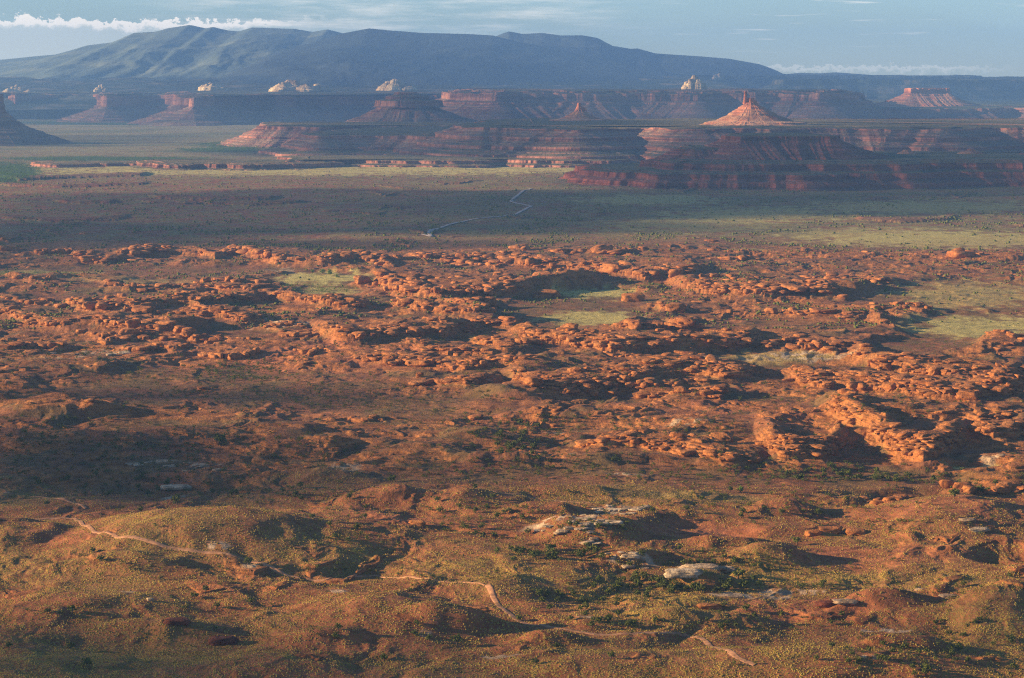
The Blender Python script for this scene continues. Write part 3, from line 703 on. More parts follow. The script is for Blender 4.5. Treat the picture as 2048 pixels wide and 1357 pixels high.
mesa('talus_slope', ring(-8, D, 60, 60, 20), [(-6, zt(220, D)), (0, zt(223, D)), (60, zt(240, D)), (130, zt(255, D)), (210, zt(264, D)), (380, -5)], WALL_M, 400, 14, 8, .25, 84, 90, 4, t, 80)
D = 17500; zz = zt(178, D)
t = thing('flat_topped_butte', 'sunlit pink flat topped butte standing alone at far right', 'butte')
mesa('cliff_band', [(xt(1812, D), D + 60), (xt(1815, D), D - 90), (xt(1860, D), D - 60), (xt(1895, D), D - 50), (xt(1898, D), D + 250), (xt(1820, D), D + 260)],
     [(-15, zz + 2), (0, zz), (5, zz - 36), (14, zz - 46)], SHOOT_M, 320, 12, 10, .3, 85, 60, 4, t, 50, topz=10)
mesa('talus_slope', [(xt(1812, D), D + 40), (xt(1816, D), D - 100), (xt(1860, D), D - 80), (xt(1895, D), D - 60), (xt(1897, D), D + 250), (xt(1820, D), D + 260)],
     [(-15, zz - 36), (0, zz - 40), (100, zz - 92), (200, zz - 130), (330, zz - 160), (420, zz - 200)], SHOOT_M, 420, 14, 12, .55, 86, 90, 4, t, 70)

zw = zt(186, 15800)
w1 = mesa('mesa', front([(905, 16800), (935, 16000), (1000, 15700), (1100, 15900), (1180, 15700), (1300, 15900), (1400, 15700), (1520, 15900), (1600, 15800), (1640, 15650), (1700, 15800), (1704, 16500)], 18500),
     [(-120, zw + 14), (-110, zw), (0, zw - 6), (8, zw - 58), (60, zw - 76), (66, zw - 90), (300, zw - 190), (520, 20), (640, -20)], WALL_M, 1700, 14, 110, .3, 91, 420, 9, None, 220, topz=16)
tag(w1, 'long hazy red cliff wall running behind both pointed buttes', 'mesa')
zw = zt(190, 20000)
w2 = mesa('mesa', front([(330, 21000), (362, 18900), (385, 17900), (420, 18200), (480, 18800), (560, 18600), (640, 18900), (760, 19400), (900, 19400), (1000, 20000)], 24500),
     [(-160, zw + 10), (0, zw - 4), (8, zw - 88), (30, zw - 96), (260, 60), (420, 5), (520, -15)], WALL_M, 1500, 16, 120, .25, 92, 300, 12, None, 260, topz=16)
tag(w2, 'hazy blue cliff wall with a blunt prow at its left end, above the green valley', 'mesa')
w3 = mesa('mesa', front([(170, 23000), (196, 21200), (215, 19300), (250, 19600), (300, 20600), (345, 21400), (400, 22400)], 24500),
     [(-120, zt(188, 20500)), (0, zt(191, 20500)), (8, zt(191, 20500) - 100), (30, zt(191, 20500) - 108), (240, 60), (400, 0), (500, -15)], WALL_M, 800, 16, 60, .25, 93, 260, 12, None, 200, topz=12)
tag(w3, 'hazy promontory with pale fluted cliffs left of the blunt prow', 'mesa')
w4 = mesa('mesa', front([(-500, 21500), (-200, 21500), (0, 22500), (20, 21800), (30, 20800), (60, 21000), (120, 21400), (200, 21900), (300, 22000)], 24500),
     [(-120, zt(186, 21500)), (0, zt(190, 21500)), (8, zt(190, 21500) - 110), (30, zt(190, 21500) - 120), (240, 60), (400, 0), (500, -15)], WALL_M, 900, 16, 60, .25, 94, 260, 12, None, 200, topz=12)
tag(w4, 'faint blue cliff wall at far left behind the tower butte', 'mesa')
zw = zt(218, 16500)
w5 = mesa('mesa', front([(1640, 16900), (1720, 16300), (1820, 16600), (1900, 16500), (2000, 16700), (2300, 16700)], 25500),
     [(-160, zw + 6), (0, zw), (6, zw - 26), (200, zw - 110), (400, -10)], WALL_M, 900, 14, 100, .45, 95, 300, 8, None, 200, topz=12)
tag(w5, 'blue bench under the flat topped butte at far right', 'mesa')
zw = zt(160, 26000)
w6 = mesa('mesa', front([(1560, 25000), (1700, 25200), (1850, 25000), (1945, 25100), (2015, 25600), (2500, 26000)], 31000),
     [(-300, zw + 6), (0, zw), (10, zw - 50), (500, zw - 200), (900, 20)], PLAT_M, 700, 20, 140, .3, 96, 500, 12, None, 400, topz=10)
struct(w6); w6.name = 'plateau'
zw = zt(154, 29500)
w7 = mesa('plateau', front([(1380, 28000), (1600, 28500), (1750, 28500), (1942, 28800), (1950, 30000)], 31500), [(-300, zw + 10), (0, zw), (10, zw - 60), (900, 200)], MOUNT_M, 400, 30, 120, .3, 97, 600, 12, None, 400, topz=24)
struct(w7)

# F. cream domes on the plateau
def dome(px, py0, py1, D, wpx, seed, label, blocks=7):
    blocks = int(blocks * 1.7)
    t = thing('white_dome', label, 'rock dome'); r = random.Random(seed)
    zt0, zb0 = zt(py0, D), zt(py1, D); wm = wpx * D / F
    for i in range(blocks):
        f = (i + .5) / blocks; cxp = px + (f - .5) * wpx * .8
        hf = (1 - abs(f - .42) * 1.3) * r.uniform(.8, 1.05)
        ztop = zb0 + (zt0 - zb0) * max(.35, hf); rr = wm * r.uniform(.09, .22)
        mesa('rock_block', ring(cxp, D + r.uniform(-60, 60), rr * .5, rr * .6, 12, 3), [(-rr * .2, ztop), (0, ztop - 4), (rr * .35, ztop - (ztop - zb0) * .45), (rr * .7, ztop - (ztop - zb0) * .7), (rr * 1.1, zb0 - 30)], WHITE_M, 60, 14, rr * .2, .3, seed * 10 + i, rr, rr * .08, t, rr)
dome(590, 158, 178, 21500, 80, 3, 'cream rock dome glowing in sun on the dark plateau at centre left', 8)
dome(640, 168, 180, 21600, 50, 4, 'low cream outcrop just right of the left sunlit rock dome', 4)
dome(795, 157, 176, 21500, 60, 5, 'cream flat capped rock dome glowing in sun above the stepped butte', 5)
dome(1390, 150, 176, 17800, 42, 6, 'tall cream rock knob on the cliff wall left of the spire butte top', 7)
dome(425, 164, 176, 22000, 50, 7, 'faint pale rock dome on the plateau above the blunt prow', 5)
dome(205, 168, 182, 22500, 26, 8, 'faint pale rock dome far left on the plateau', 3)
dome(40, 170, 184, 22500, 60, 9, 'faint pale outcrop at the left edge of the plateau', 4)
dome(1437, 146, 156, 27000, 26, 10, 'tiny pale slope patch under the right end of the dark mountain', 3)

# ------------------------------------------------------------------ plateau and mountains
def sheet(name, xs, ys, zf, mat):
    X, Yg = np.meshgrid(xs, ys); Z = zf(X, Yg)
    return struct(link_mesh(name, np.stack([X, Yg, Z], -1).reshape(-1, 3), grid_faces(len(ys), len(xs)), mat, smooth=False))
def plat(X, Yg):
    f = ss(Yg, 20500, 28500)
    z = 215 + 190 * f + 34 * ridged(X / 900, Yg / 700, 4, 201) * (0.4 + f) - 120 * (1 - ss(Yg, 20300, 21500))
    return z - 400 * ss(X, 2500, 4200) * (1 - ss(Yg, 27000, 29000))
sheet('plateau', np.linspace(-9000, 9000, 420), np.linspace(20300, 31500, 190), plat, PLAT_M)
def mountain(sil, D, reach, seed, mat, rugged=1.0, back=5000, zb=200, exps=1.3):
    xs_ = np.linspace(sil[0][0], sil[-1][0], 620)
    pyv = np.interp(xs_, [a for a, _ in sil], [b_ for _, b_ in sil])
    for _ in range(1): pyv[1:-1] = (pyv[:-2] + pyv[1:-1] + pyv[2:]) / 3
    x0, zc = WD(xs_, pyv, D)
    v = np.linspace(-1, .6, 110)
    X = np.repeat(x0[None, :], len(v), 0); Yg = D + np.where(v < 0, v * reach, v * back)[:, None] + 0 * X
    fall = np.where(v < 0, (1 + v) ** exps, 1 - (v / .6) ** 1.5)[:, None]
    hgt = np.clip(zc - zb, 0, None)[None, :]
    ripple = ridged(X / 1500 + .4 * gn(X / 2500, Yg / 2500, seed), Yg / 3800, 5, seed)
    Z = zb + hgt * fall + ripple * hgt * .07 * rugged * np.clip(-v * (1 + v) * 4, 0, 1)[:, None] - 40 * (1 - fall) + 6 * fbm(X / 220, Yg / 220, 3, seed + 1) * (v < -.02)[:, None]
    o = link_mesh('mountain', np.stack([X, Yg, Z], -1).reshape(-1, 3), grid_faces(len(v), len(xs_)), mat, smooth=True)
    return struct(o)
mountain([(-420,140),(-250,132),(-100,126),(0,120),(60,114),(115,109),(175,91),(225,85),(268,66),(310,64),(335,57),(380,50),(412,57),(425,54),(455,61),(478,63),(505,55),(560,57),(590,58),(625,64),(655,59),(683,66),(720,75),(800,95),(900,120),(1050,150)], 33500, 9500, 301, MOUNT2_M, 1.2)
mountain([(330,170),(420,150),(520,118),(600,92),(690,66),(738,57),(780,61),(845,66),(930,68),(985,71),(1030,82),(1120,100),(1200,116),(1280,132),(1400,158),(1500,175)], 29500, 6500, 302, MOUNT_M, .9)
mountain([(900,120),(960,88),(1000,69),(1018,63),(1045,68),(1085,66),(1120,71),(1165,71),(1195,76),(1225,92),(1262,98),(1275,97),(1310,107),(1400,113),(1460,118),(1520,129),(1550,140),(1566,148),(1620,152),(1700,158),(1800,166)], 32500, 5500, 303, MOUNT_M, .8)
mountain([(1480,158),(1560,150),(1600,146),(1640,147),(1670,145),(1740,150),(1790,153),(1830,157),(1942,157),(1960,163),(2100,166),(2400,168)], 33500, 4500, 304, MOUNT_M, .5)

# ------------------------------------------------------------------ boulders: rounded sandstone knobs
def ico(sub):
    import bmesh
    bm = bmesh.new(); bmesh.ops.create_icosphere(bm, subdivisions=sub, radius=1)
    bm.verts.ensure_lookup_table()
    v = np.array([q.co[:] for q in bm.verts]); f = np.array([[w.index for w in q.verts] for q in bm.faces]); bm.free()
    return v, f
I3 = ico(4); I2 = ico(2); I1 = ico(1)
def knob_shape(ic, seed, tall=1.0):
    v = ic[0].copy(); r = random.Random(seed)
    p = r.uniform(.50, .72)
    s = np.sign(v) * np.abs(v) ** np.array([p, p, p * .9])
    n = 0
    for k in range(5):
        a = np.array([r.uniform(-1, 1) for _ in range(3)]) * (1.2 + k * 1.1); n = n + np.sin(s @ a * 2 + r.uniform(0, 6)) * (.12 / (1 + .55 * k))
    ph = r.uniform(0, 6); gro = np.abs(np.sin(s[:, 2] * r.uniform(3, 5) / 1 + ph)) ** .5
    rad = (1 + n) * (.90 + .10 * gro)
    s[:, :2] *= rad[:, None]; s[:, 2] *= (1 + n * .6)
    s[:, 0] *= r.uniform(.9, 1.7); s[:, 1] *= r.uniform(.75, 1.1); s[:, 2] *= tall
    return s
def in_frame(x, y, z, m=20):
    a, b_ = pxpy(x, y, z); return (a > -m) & (a < 2048 + m) & (b_ > 0) & (b_ < 1357 + m)
rs = np.random.RandomState(4)
cand = []
for d0, d1, c in ((1650, 2150, 7.0), (2150, 2700, 8.2), (2700, 3500, 10.0), (3500, 4300, 13.0), (4300, 5300, 16.0)):
    gx_, gy_ = np.meshgrid(np.arange(-.33 * d1, .33 * d1, c), np.arange(d0, d1, c * 1.05))
    gx_ = gx_ + (np.arange(gx_.shape[0]) % 2)[:, None] * c * .5
    x = (gx_ + rs.uniform(-.28, .28, gx_.shape) * c).ravel(); y = (gy_ + rs.uniform(-.28, .28, gx_.shape) * c).ravel()
    k = np.abs(x / y) < .29; x, y = x[k], y[k]
    h_, _, _, rk_, kn_, a_, b_ = ground(x, y)
    p = kn_ * ss(a_ + b_ * .9, -.5, .15)
    keep = (p > .24) | ((rk_ > .6) & (rs.rand(len(x)) < .02) & (gn(x / 60, y / 60, 88) > .1))
    x, y, h_, kn_ = x[keep], y[keep], h_[keep], kn_[keep]
    cand.append(np.column_stack([x, y, h_, np.full(len(x), c), kn_]))
cand = np.vstack(cand)
print('knobs', len(cand))
rim = ss(cand[:, 4], .5, .9)
sz = cand[:, 3] * rs.uniform(.40, .72, len(cand)) * (1 + .75 * (rs.rand(len(cand)) < .10)) * (.95 + .1 * rim)
tall = rs.uniform(.20, .36, len(cand)) + rim * rs.uniform(.02, .40, len(cand)) + rim * .3 * (rs.rand(len(cand)) < .12)
show = sz / cand[:, 1] * (0.6 + tall) * in_frame(cand[:, 0], cand[:, 1], cand[:, 2], 0)
order = np.argsort(-show)

# landmarks used to say where a single boulder or shrub stands (pixel, words)
LM = [(1060,1240,'lower road bend'), (985,1185,'kink of the lower road'), (1480,1320,'end of the lower road'), (1300,1266,'straight part of the lower road'), (165,1045,'upper road bend'), (400,1104,'long straight upper road'),
 (580,1150,'lower end of the upper road'), (720,1135,'dark rocky gully'), (1400,1060,'large shaded hollow'), (2010,1110,'shaded pit at right'), (1180,1050,'cream slab patch'), (1420,1150,'pale dome outcrop'), (1520,1180,'long grey slab strip'),
 (1660,1065,'loaf shaped red boulders'), (750,1215,'grassy mound at centre bottom'), (445,1285,'dark block at bottom left'), (850,1285,'pale streak at bottom'), (1800,1290,'pale chalky patch at lower right'), (1655,1210,'flat brown ledge'),
 (1980,1240,'shaded hill at lower right'), (1480,988,'bright green cottonwood'), (1920,985,'red rock point at right'), (690,945,'pale clay wash'), (350,980,'round pale slab'), (1000,785,'grassy mound at centre'), (830,890,'rounded red mound'),
 (120,1215,'dark ledge at left'), (80,1150,'bare red patch at left'), (1850,925,'canyon mouth'), (1600,890,'great domed outcrop'), (1450,920,'curving red rim'), (1230,890,'left tip of the curving rim'), (1900,740,'tall knob wall at right'),
 (1750,800,'jumbled knob field at right'), (1430,740,'flat topped knob cluster'), (1150,780,'knobby tongue at centre'), (1300,680,'long red ridge'), (1620,1010,'soft mound below the canyon'), (1200,960,'brushy flat'), (1000,990,'faint wash track'),
 (1780,1120,'bare orange slope'), (1550,1100,'golden grass mound'), (560,1240,'grey gravel knoll'), (240,1200,'small ledge with a round stone'), (1140,1200,'brushy ravine'), (1740,1220,'orange slope behind the flat brown ledge'), (330,1090,'grassy hillside at left'),
 (640,1040,'crest of the left hill'), (880,1060,'small red basin'), (90,900,'shaded flat at left'), (620,870,'banded hill'), (700,750,'left rim of the long ledge'), (900,765,'middle of the long ledge'), (1960,880,'rim at the right edge'), (1000,900,'dark draw at centre'), (820,760,'boulders on the long ledge'), (500,740,'shaded brush pocket'), (850,620,'pillar ridge'), (700,670,'smooth red dome'), (1550,580,'far knob field'), (1800,640,'shaded alcove')]
def relword(dx, dy):
    if abs(dx) > abs(dy) * 1.3: return 'right of' if dx > 0 else 'left of'
    return 'below' if dy > 0 else 'above'
ORD = ['', 'second ', 'third ', 'fourth ', 'fifth ', 'sixth ', 'seventh ', 'eighth ', 'ninth ', 'tenth ', 'eleventh ', 'twelfth ', 'thirteenth ', 'fourteenth ', 'fifteenth ']
def place_labels(pts, noun):
    cells = {}
    for i, (a, b_) in enumerate(pts):
        j = min(range(len(LM)), key=lambda k: (LM[k][0] - a) ** 2 + ((LM[k][1] - b_) * 1.6) ** 2)
        key = (j, relword(a - LM[j][0], b_ - LM[j][1])); cells.setdefault(key, []).append((math.hypot(a - LM[j][0], b_ - LM[j][1]), i))
    out = [None] * len(pts)
    for (j, rel), lst in cells.items():
        for n, (_, i) in enumerate(sorted(lst)):
            o = ORD[n] if n < len(ORD) else 'farther '
            nn = noun(i)
            out[i] = (f"{nn}, {o}nearest {rel} the {LM[j][2]}") if n else f"{nn}, nearest {rel} the {LM[j][2]}"
    return out
NB = 285
# the widest-showing ones one by one, spread over the outcrops
sel = order[:NB]
shapes = [link_mesh('boulder', knob_shape(I3, s_, 1), I3[1], KNOB_M, smooth=True) for s_ in range(10)]
pix = [pxpy(cand[i, 0], cand[i, 1], cand[i, 2] + sz[i] * tall[i] * .6) for i in sel]
def bnoun(k):
    i = sel[k]; a = 'tall' if tall[i] > .8 else ('low' if tall[i] < .5 else 'rounded')
    return f"{a} red sandstone boulder"
labs = place_labels(pix, bnoun)
for k, i in enumerate(sel):
    o = shapes[k] if k < 10 else shapes[k % 10].copy()
    if k >= 10: COL.objects.link(o)
    o.location = (cand[i, 0], cand[i, 1], cand[i, 2] + sz[i] * tall[i] * .22); o.rotation_euler = (rs.uniform(-.12, .12), rs.uniform(-.12, .12), rs.uniform(0, 6.28))
    o.scale = (sz[i], sz[i], sz[i] * tall[i])
    tag(o, labs[k], 'boulder', 'rounded red boulders on the outcrops')
rest = order[NB:]
def scatter(name, idx, protos, mat, X, Yv, Z, S, ZS, smooth=True):
    vs, fs, off = [], [], 0
    ang = rs.uniform(0, 6.28, len(idx)); pick = rs.randint(0, len(protos), len(idx))
    for q, (pv, pf) in enumerate(protos):
        ii = np.nonzero(pick == q)[0]
        if not len(ii): continue
        id_ = idx[ii]; c_, s_ = np.cos(ang[ii])[:, None], np.sin(ang[ii])[:, None]
        sx_ = S[id_][:, None]
        x = (pv[:, 0][None] * c_ - pv[:, 1][None] * s_) * sx_ + X[id_][:, None]
        y = (pv[:, 0][None] * s_ + pv[:, 1][None] * c_) * sx_ + Yv[id_][:, None]
        z = pv[:, 2][None] * (S[id_] * ZS[id_])[:, None] + Z[id_][:, None]
        vs.append(np.stack([x, y, z], -1).reshape(-1, 3)); n = len(pv)
        fs.append((pf[None] + (off + np.arange(len(ii)) * n)[:, None, None]).reshape(-1, pf.shape[1])); off += len(ii) * n
    return link_mesh(name, np.vstack(vs), np.vstack(fs), mat, smooth=smooth)
nearr = rest[cand[rest, 1] < 3500]; farr = rest[cand[rest, 1] >= 3500]
Zk = cand[:, 2] + sz * tall * .20
b3 = ico(3)
o = scatter('boulders', nearr, [(knob_shape(b3, 50 + s_), b3[1]) for s_ in range(10)], KNOB_M, cand[:, 0], cand[:, 1], Zk, sz, tall)
tag(o, 'countless rounded red sandstone knobs crowding the nearer outcrops', None, None, 'stuff')
o = scatter('boulders', farr, [(knob_shape(I2, 70 + s_), I2[1]) for s_ in range(8)], KNOB_M, cand[:, 0], cand[:, 1], Zk, sz, tall)
tag(o, 'countless rounded red sandstone knobs crowding the farther outcrops', None, None, 'stuff')

# single named rocks: px, py, width px, height/width, material, label
SINGLE = [
 (1627,1070,32,.42,KNOB_M,'loaf shaped red boulder at the left end of the row on the orange slope'),
 (1662,1063,36,.36,KNOB_M,'flat dark red boulder on the orange slope, middle of the row'),
 (1712,1068,46,.30,KNOB_M,'low red rock slab at the right end of the row on the orange slope'),
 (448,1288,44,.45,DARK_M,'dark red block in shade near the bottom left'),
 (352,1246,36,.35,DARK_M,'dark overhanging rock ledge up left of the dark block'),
 (1260,1118,30,.30,PALE_M,'pale mushroom shaped slab on a pedestal below the cream slabs'),
 (1455,1142,34,.28,PALE_M,'flat pale caprock at the right end of the pale dome outcrop'),
 (1400,1142,54,.30,PALE_M,'smooth pale rock dome beside the flat caprock'),
 (1370,1152,60,.28,PALE_M,'wide cream rock dome left of the smooth pale dome'),
 (1655,1212,34,.40,DARK_M,'brown layered ledge on the lower right slope'),
 (1690,1206,32,.26,PALE_M,'thin pale ledge just right of the brown layered ledge'),
 (980,612,20,1.25,KNOB_M,'tall square red pillar at the right end of a ridge'),
 (1095,575,40,.50,KNOB_M,'dark red castle shaped knob beside the yellow meadow'),
 (1265,603,38,.55,KNOB_M,'lone red knob standing in the meadow'),
 (1350,622,34,.60,KNOB_M,'red turret on a cone slope right of the meadow'),
 (1350,552,22,.80,KNOB_M,'upright red knob at the left end of the far knob field'),
 (840,755,16,.9,KNOB_M,'small upright red pillar below the long ledge'),
 (405,780,22,.45,KNOB_M,'small red mushroom rock on the open flat'),
 (1960,1062,34,.26,PALE_M,'cream slab perched on the rim of the shaded pit'),
 (1935,1042,22,.3,PALE_M,'small cream slab behind the perched slab'),
 (300,1202,14,.6,PALE_M,'round pale stone by the small ledge at lower left'),
 (1895,1195,26,.3,PALE_M,'thin pale ledge left of the shaded hill'),
 (1895,975,24,.9,KNOB_M,'bulbous red rock hanging at the point of the right outcrop'),
 (1925,980,26,.8,KNOB_M,'second bulbous red rock at the point of the right outcrop'),
 (835,1050,24,.5,KNOB_M,'jumbled orange rock pile in the small red basin'),
 (955,1235,36,.28,KNOB_M,'low orange rock pile left of the lower road'),
 (350,978,44,.22,PALE_M,'round pale table slab in the shaded valley'),
 (1420,1217,40,.32,KNOB_M,'orange rubble knob under the long grey slab strip'),
]
sx_, sy_, sz_ = gpoint([s_[0] for s_ in SINGLE], [s_[1] for s_ in SINGLE])
I4 = I3
for k, (a, b_, wp, asp, mt, lab) in enumerate(SINGLE):
    x, y, z = float(sx_[k]), float(sy_[k]), float(sz_[k]); r = wp * .5 * y / F * .95
    o = link_mesh('boulder', knob_shape(I4, 200 + k, 1), I4[1], mt, smooth=True)
    o.location = (x, y, z + r * asp * .55); o.scale = (r, r * .8, r * asp); tag(o, lab, 'boulder')
# cream slabs
slabs = []
for (a, b_, rx, ry, n) in [(1130,1062,60,10,10), (1190,1045,50,9,12), (1225,1025,45,8,12), (1280,1018,14,4,3), (1190,1085,30,8,6), (1240,1108,40,5,4), (1310,1135,60,3,5), (320,930,70,5,8), (400,940,40,8,5), (180,705,80,8,9)]:
    for _ in range(n):
        q, w_ = rs.uniform(0, 6.28), math.sqrt(rs.rand()); slabs.append((a + rx * w_ * math.cos(q), b_ + ry * w_ * math.sin(q), rs.uniform(9, 24) * (.8 if b_ < 950 else 1)))
bx, by, bz = gpoint([s_[0] for s_ in slabs], [s_[1] for s_ in slabs])
labs = place_labels([(s_[0], s_[1]) for s_ in slabs], lambda k: ('broad' if slabs[k][2] > 25 else 'small') + ' flat cream rock slab')
proto = [link_mesh('rock_slab', knob_shape(I3, 300 + s_, 1), I3[1], PALE_M, smooth=True) for s_ in range(5)]
for k, s_ in enumerate(slabs):
    o = proto[k] if k < 5 else proto[k % 5].copy()
    if k >= 5: COL.objects.link(o)
    r = s_[2] * .5 * by[k] / F
    o.location = (bx[k], by[k], bz[k] + r * .05); o.scale = (r, r * rs.uniform(.7, 1.1), r * rs.uniform(.16, .28)); o.rotation_euler = (rs.uniform(-.08, .08), rs.uniform(-.08, .08), rs.uniform(-.6, .6))
    tag(o, labs[k], 'rock slab', 'flat cream slabs')

# ------------------------------------------------------------------ junipers and brush
def crown(seed, clumps=26, leaves=26, flatz=.8):
    r = np.random.RandomState(seed); V, Fc = [], []
    for c in range(clumps):
        d = r.normal(size=3); d /= np.linalg.norm(d); p = d * r.uniform(.25, .85) * np.array([1, 1, flatz]) + np.array([0, 0, .15])
        if p[2] < -.55: p[2] *= -.5
        cr = r.uniform(.16, .32)
        for l in range(leaves):
            e = r.normal(size=3); e /= np.linalg.norm(e); q = p + e * cr * r.uniform(.5, 1.0)
            t1 = np.cross(e, r.normal(size=3)); t1 /= np.linalg.norm(t1) + 1e-6; t2 = np.cross(e, t1) + e * r.uniform(-.6, .6); s_ = r.uniform(.06, .12)
            n0 = len(V); V += [q - t1 * s_, q + t1 * s_, q + t2 * s_ * 1.7]; Fc.append([n0, n0 + 1, n0 + 2])
    return np.array(V), np.array(Fc)
def trunk(seed):
    r = random.Random(seed); V, Fc = [], []
    def limb(a, b_, r0, r1):
        a, b_ = np.array(a, float), np.array(b_, float); d = b_ - a; d /= np.linalg.norm(d); u = np.cross(d, (0.3, .9, .1)); u /= np.linalg.norm(u); w = np.cross(d, u)
        n0 = len(V)
        for p, rr in ((a, r0), (b_, r1)):
            for k in range(6): V.append(p + (u * math.cos(k * 1.0472) + w * math.sin(k * 1.0472)) * rr)
        for k in range(6): Fc.append([n0 + k, n0 + (k + 1) % 6, n0 + 6 + (k + 1) % 6, n0 + 6 + k])
    limb((0, 0, -1.1), (0.06, 0, -.35), .13, .09)
    for k in range(4):
        a = k * 1.6 + r.random(); limb((0.05, 0, -.42), (math.cos(a) * .5, math.sin(a) * .5, r.uniform(.0, .4)), .07, .03)
    return np.array(V), np.array(Fc)
DIG = [(495,1130,16),(440,1137,12),(186,1106,14),(201,1122,13),(163,1113,10),(246,1130,10),(260,1140,10),(311,1055,12),(587,1083,12),(641,1091,11),(678,1080,12),(411,1184,14),(389,1198,15),(345,1199,12),(501,1209,15),(434,1216,13),(144,1227,18),(95,1228,14),(56,1223,12),(511,1240,12),(433,1259,12),(568,1231,9),(143,1298,15),(173,1334,20),(18,1297,16),(768,1322,18),(672,1281,16),(677,1261,15),(635,1272,11),(834,1252,15),(859,1282,14),(831,1272,14),(914,1291,24),(917,1243,10),(635,1138,12),(670,1143,12),(690,1142,12),(845,1156,11),(784,964,15),(354,1009,22),(245,1019,12),(235,1024,12),(282,1026,14),(442,887,24),(574,892,12),
 (1222,1317,16),(1070,1329,14),(1114,1298,14),(1041,1288,12),(1184,1255,14),(1239,1253,11),(1263,1254,14),(1215,1246,16),(1170,1235,14),(1073,1225,12),(1038,1241,14),(1492,1222,16),(1786,1123,11),(1586,1079,11),(1594,1089,16),(1359,1102,13),(1486,1122,12),(1507,1137,13),(1507,1164,15),(1476,1157,20),(1326,1179,20),(1344,1184,18),(1274,1163,16),(1636,1031,15),(1645,1031,12),(1785,1017,11),(1959,989,20),(1909,997,24),(1735,1052,11),(1584,989,10),(1555,1005,10),(1684,1234,13),(1844,1282,16),(1856,1347,18),(1786,1308,14),(1759,1322,14),(1824,1339,13),(1709,1334,12),(2029,1340,16),(1469,1331,12),(1511,1329,10),(2019,1157,13),(1926,1173,13),(1874,1177,11)]
pts = [(a, b_, w_ * 1.0) for a, b_, w_ in DIG]
# brush bands seen in the photograph: px,py,rx,ry,count,width px
for (a, b_, rx, ry, n, w_) in [(1330,1175,130,16,60,15),(1120,1110,110,14,55,14),(1190,1050,70,20,40,11),(1400,1130,110,8,30,12),(1560,1170,200,10,45,11),(700,1060,60,50,60,11),(560,990,200,12,45,11),(1800,1320,130,35,50,13),
    (1200,1195,130,25,45,13),(1230,1250,90,10,20,13),(1160,930,160,25,90,10),(1400,960,200,25,90,10),(1720,955,140,14,70,12),(1880,960,150,16,50,11),(1450,1010,250,20,60,11),(1800,1040,250,30,60,10),(980,940,160,30,80,10),
    (1000,1020,180,30,70,11),(940,1060,90,25,40,11),(650,900,200,40,120,9),(250,900,300,40,200,10),(300,970,320,30,140,11),(100,870,160,40,100,9),(480,745,90,18,130,9),(1050,860,200,40,110,10),(1280,850,250,25,90,9),(1560,940,160,25,80,10),
    (150,700,200,25,160,7),(350,760,400,40,260,8),(700,800,350,30,260,8),(1040,900,60,30,60,12),(1500,1250,200,25,35,11),(1900,1290,130,50,50,12),(500,1200,350,60,50,10),(1600,1150,350,30,60,9),(900,1150,160,20,35,9),(1700,800,300,60,150,8),
    (1200,740,350,40,150,7),(800,700,350,50,220,7),(1800,1180,250,25,50,9),(1450,1110,160,10,35,10)]:
    for _ in range(n): pts.append((a + rx * rs.normal() * .6, b_ + ry * rs.normal() * .6, w_ * rs.uniform(.55, 1.15)))
P = np.array(pts); P = P[(P[:, 0] > -25) & (P[:, 0] < 2073) & (P[:, 1] < 1380) & (P[:, 1] > 600)]
jx, jy, jz = gpoint(P[:, 0], P[:, 1]); jw = P[:, 2] * jy / F * .66
# wide scatter over the middle and far flats
far_pts = []
for (lo_, hi_, n, s0, s1) in ((480, 700, 8500, 1.5, 3.0), (335, 500, 8000, 2.0, 4.2), (700, 960, 6500, 1.1, 2.5), (960, 1380, 900, .9, 1.7)):
    a = rs.uniform(-40, 2090, n * 2); b_ = rs.uniform(lo_, hi_, n * 2)
    x, y = W(a, b_); h_, _, _, rk_, kn_, q1, q2 = ground(x, y)
    dens = ss(fbm(x / 170, y / 260, 4, 91), -.05, .40) * (1 - .8 * kn_)
    for e in MEADOWS: dens = dens * (1 - .85 * (1 - ss(ell(a, b_, e), .8, 1.1)))
    k = rs.rand(len(a)) < dens * 1.1 + .04
    far_pts.append(np.column_stack([x[k], y[k], h_[k], s0 + (s1 * 1.15 - s0) * rs.rand(k.sum()) ** 2]))
fp = np.vstack(far_pts)
# the river grove at the far left and the small cottonwoods
gr = []
for (a, b_, rx, ry, n, s_) in [(10,345,75,20,420,7.5),(200,318,240,4,260,7),(520,290,110,7,220,8),(300,246,300,4,260,10),(440,300,90,4,120,8),(640,575,80,8,140,3),(60,547,100,4,110,4),(1280,578,50,3,40,3),(1690,934,40,4,20,2.2)]:
    q = rs.uniform(0, 6.28, n); w_ = np.sqrt(rs.rand(n)); x, y = W(a + rx * w_ * np.cos(q), b_ + ry * w_ * np.sin(q)); gr.append(np.column_stack([x, y, ground(x, y, False), s_ * rs.uniform(.6, 1.2, n)]))
gr = np.vstack(gr)
showj = jw / jy * in_frame(jx, jy, jz, 0); od = np.argsort(-showj); NS = 290
sel = od[:NS]
prot = []
for s_ in range(6):
    e = thing('juniper', 'x', 'shrub'); e.location = (0, 0, 0)
    cv, cf = crown(s_); c_ = link_mesh('crown', cv, cf, LEAF_M, e)
    tv, tf = trunk(s_); t_ = link_mesh('trunk', tv, tf, BARK_M, e)
    prot.append(e)
jl = place_labels([(P[i, 0], P[i, 1]) for i in sel], lambda k: ('large' if jw[sel[k]] > 3.2 else 'small' if jw[sel[k]] < 2.0 else 'rounded') + ' green juniper')
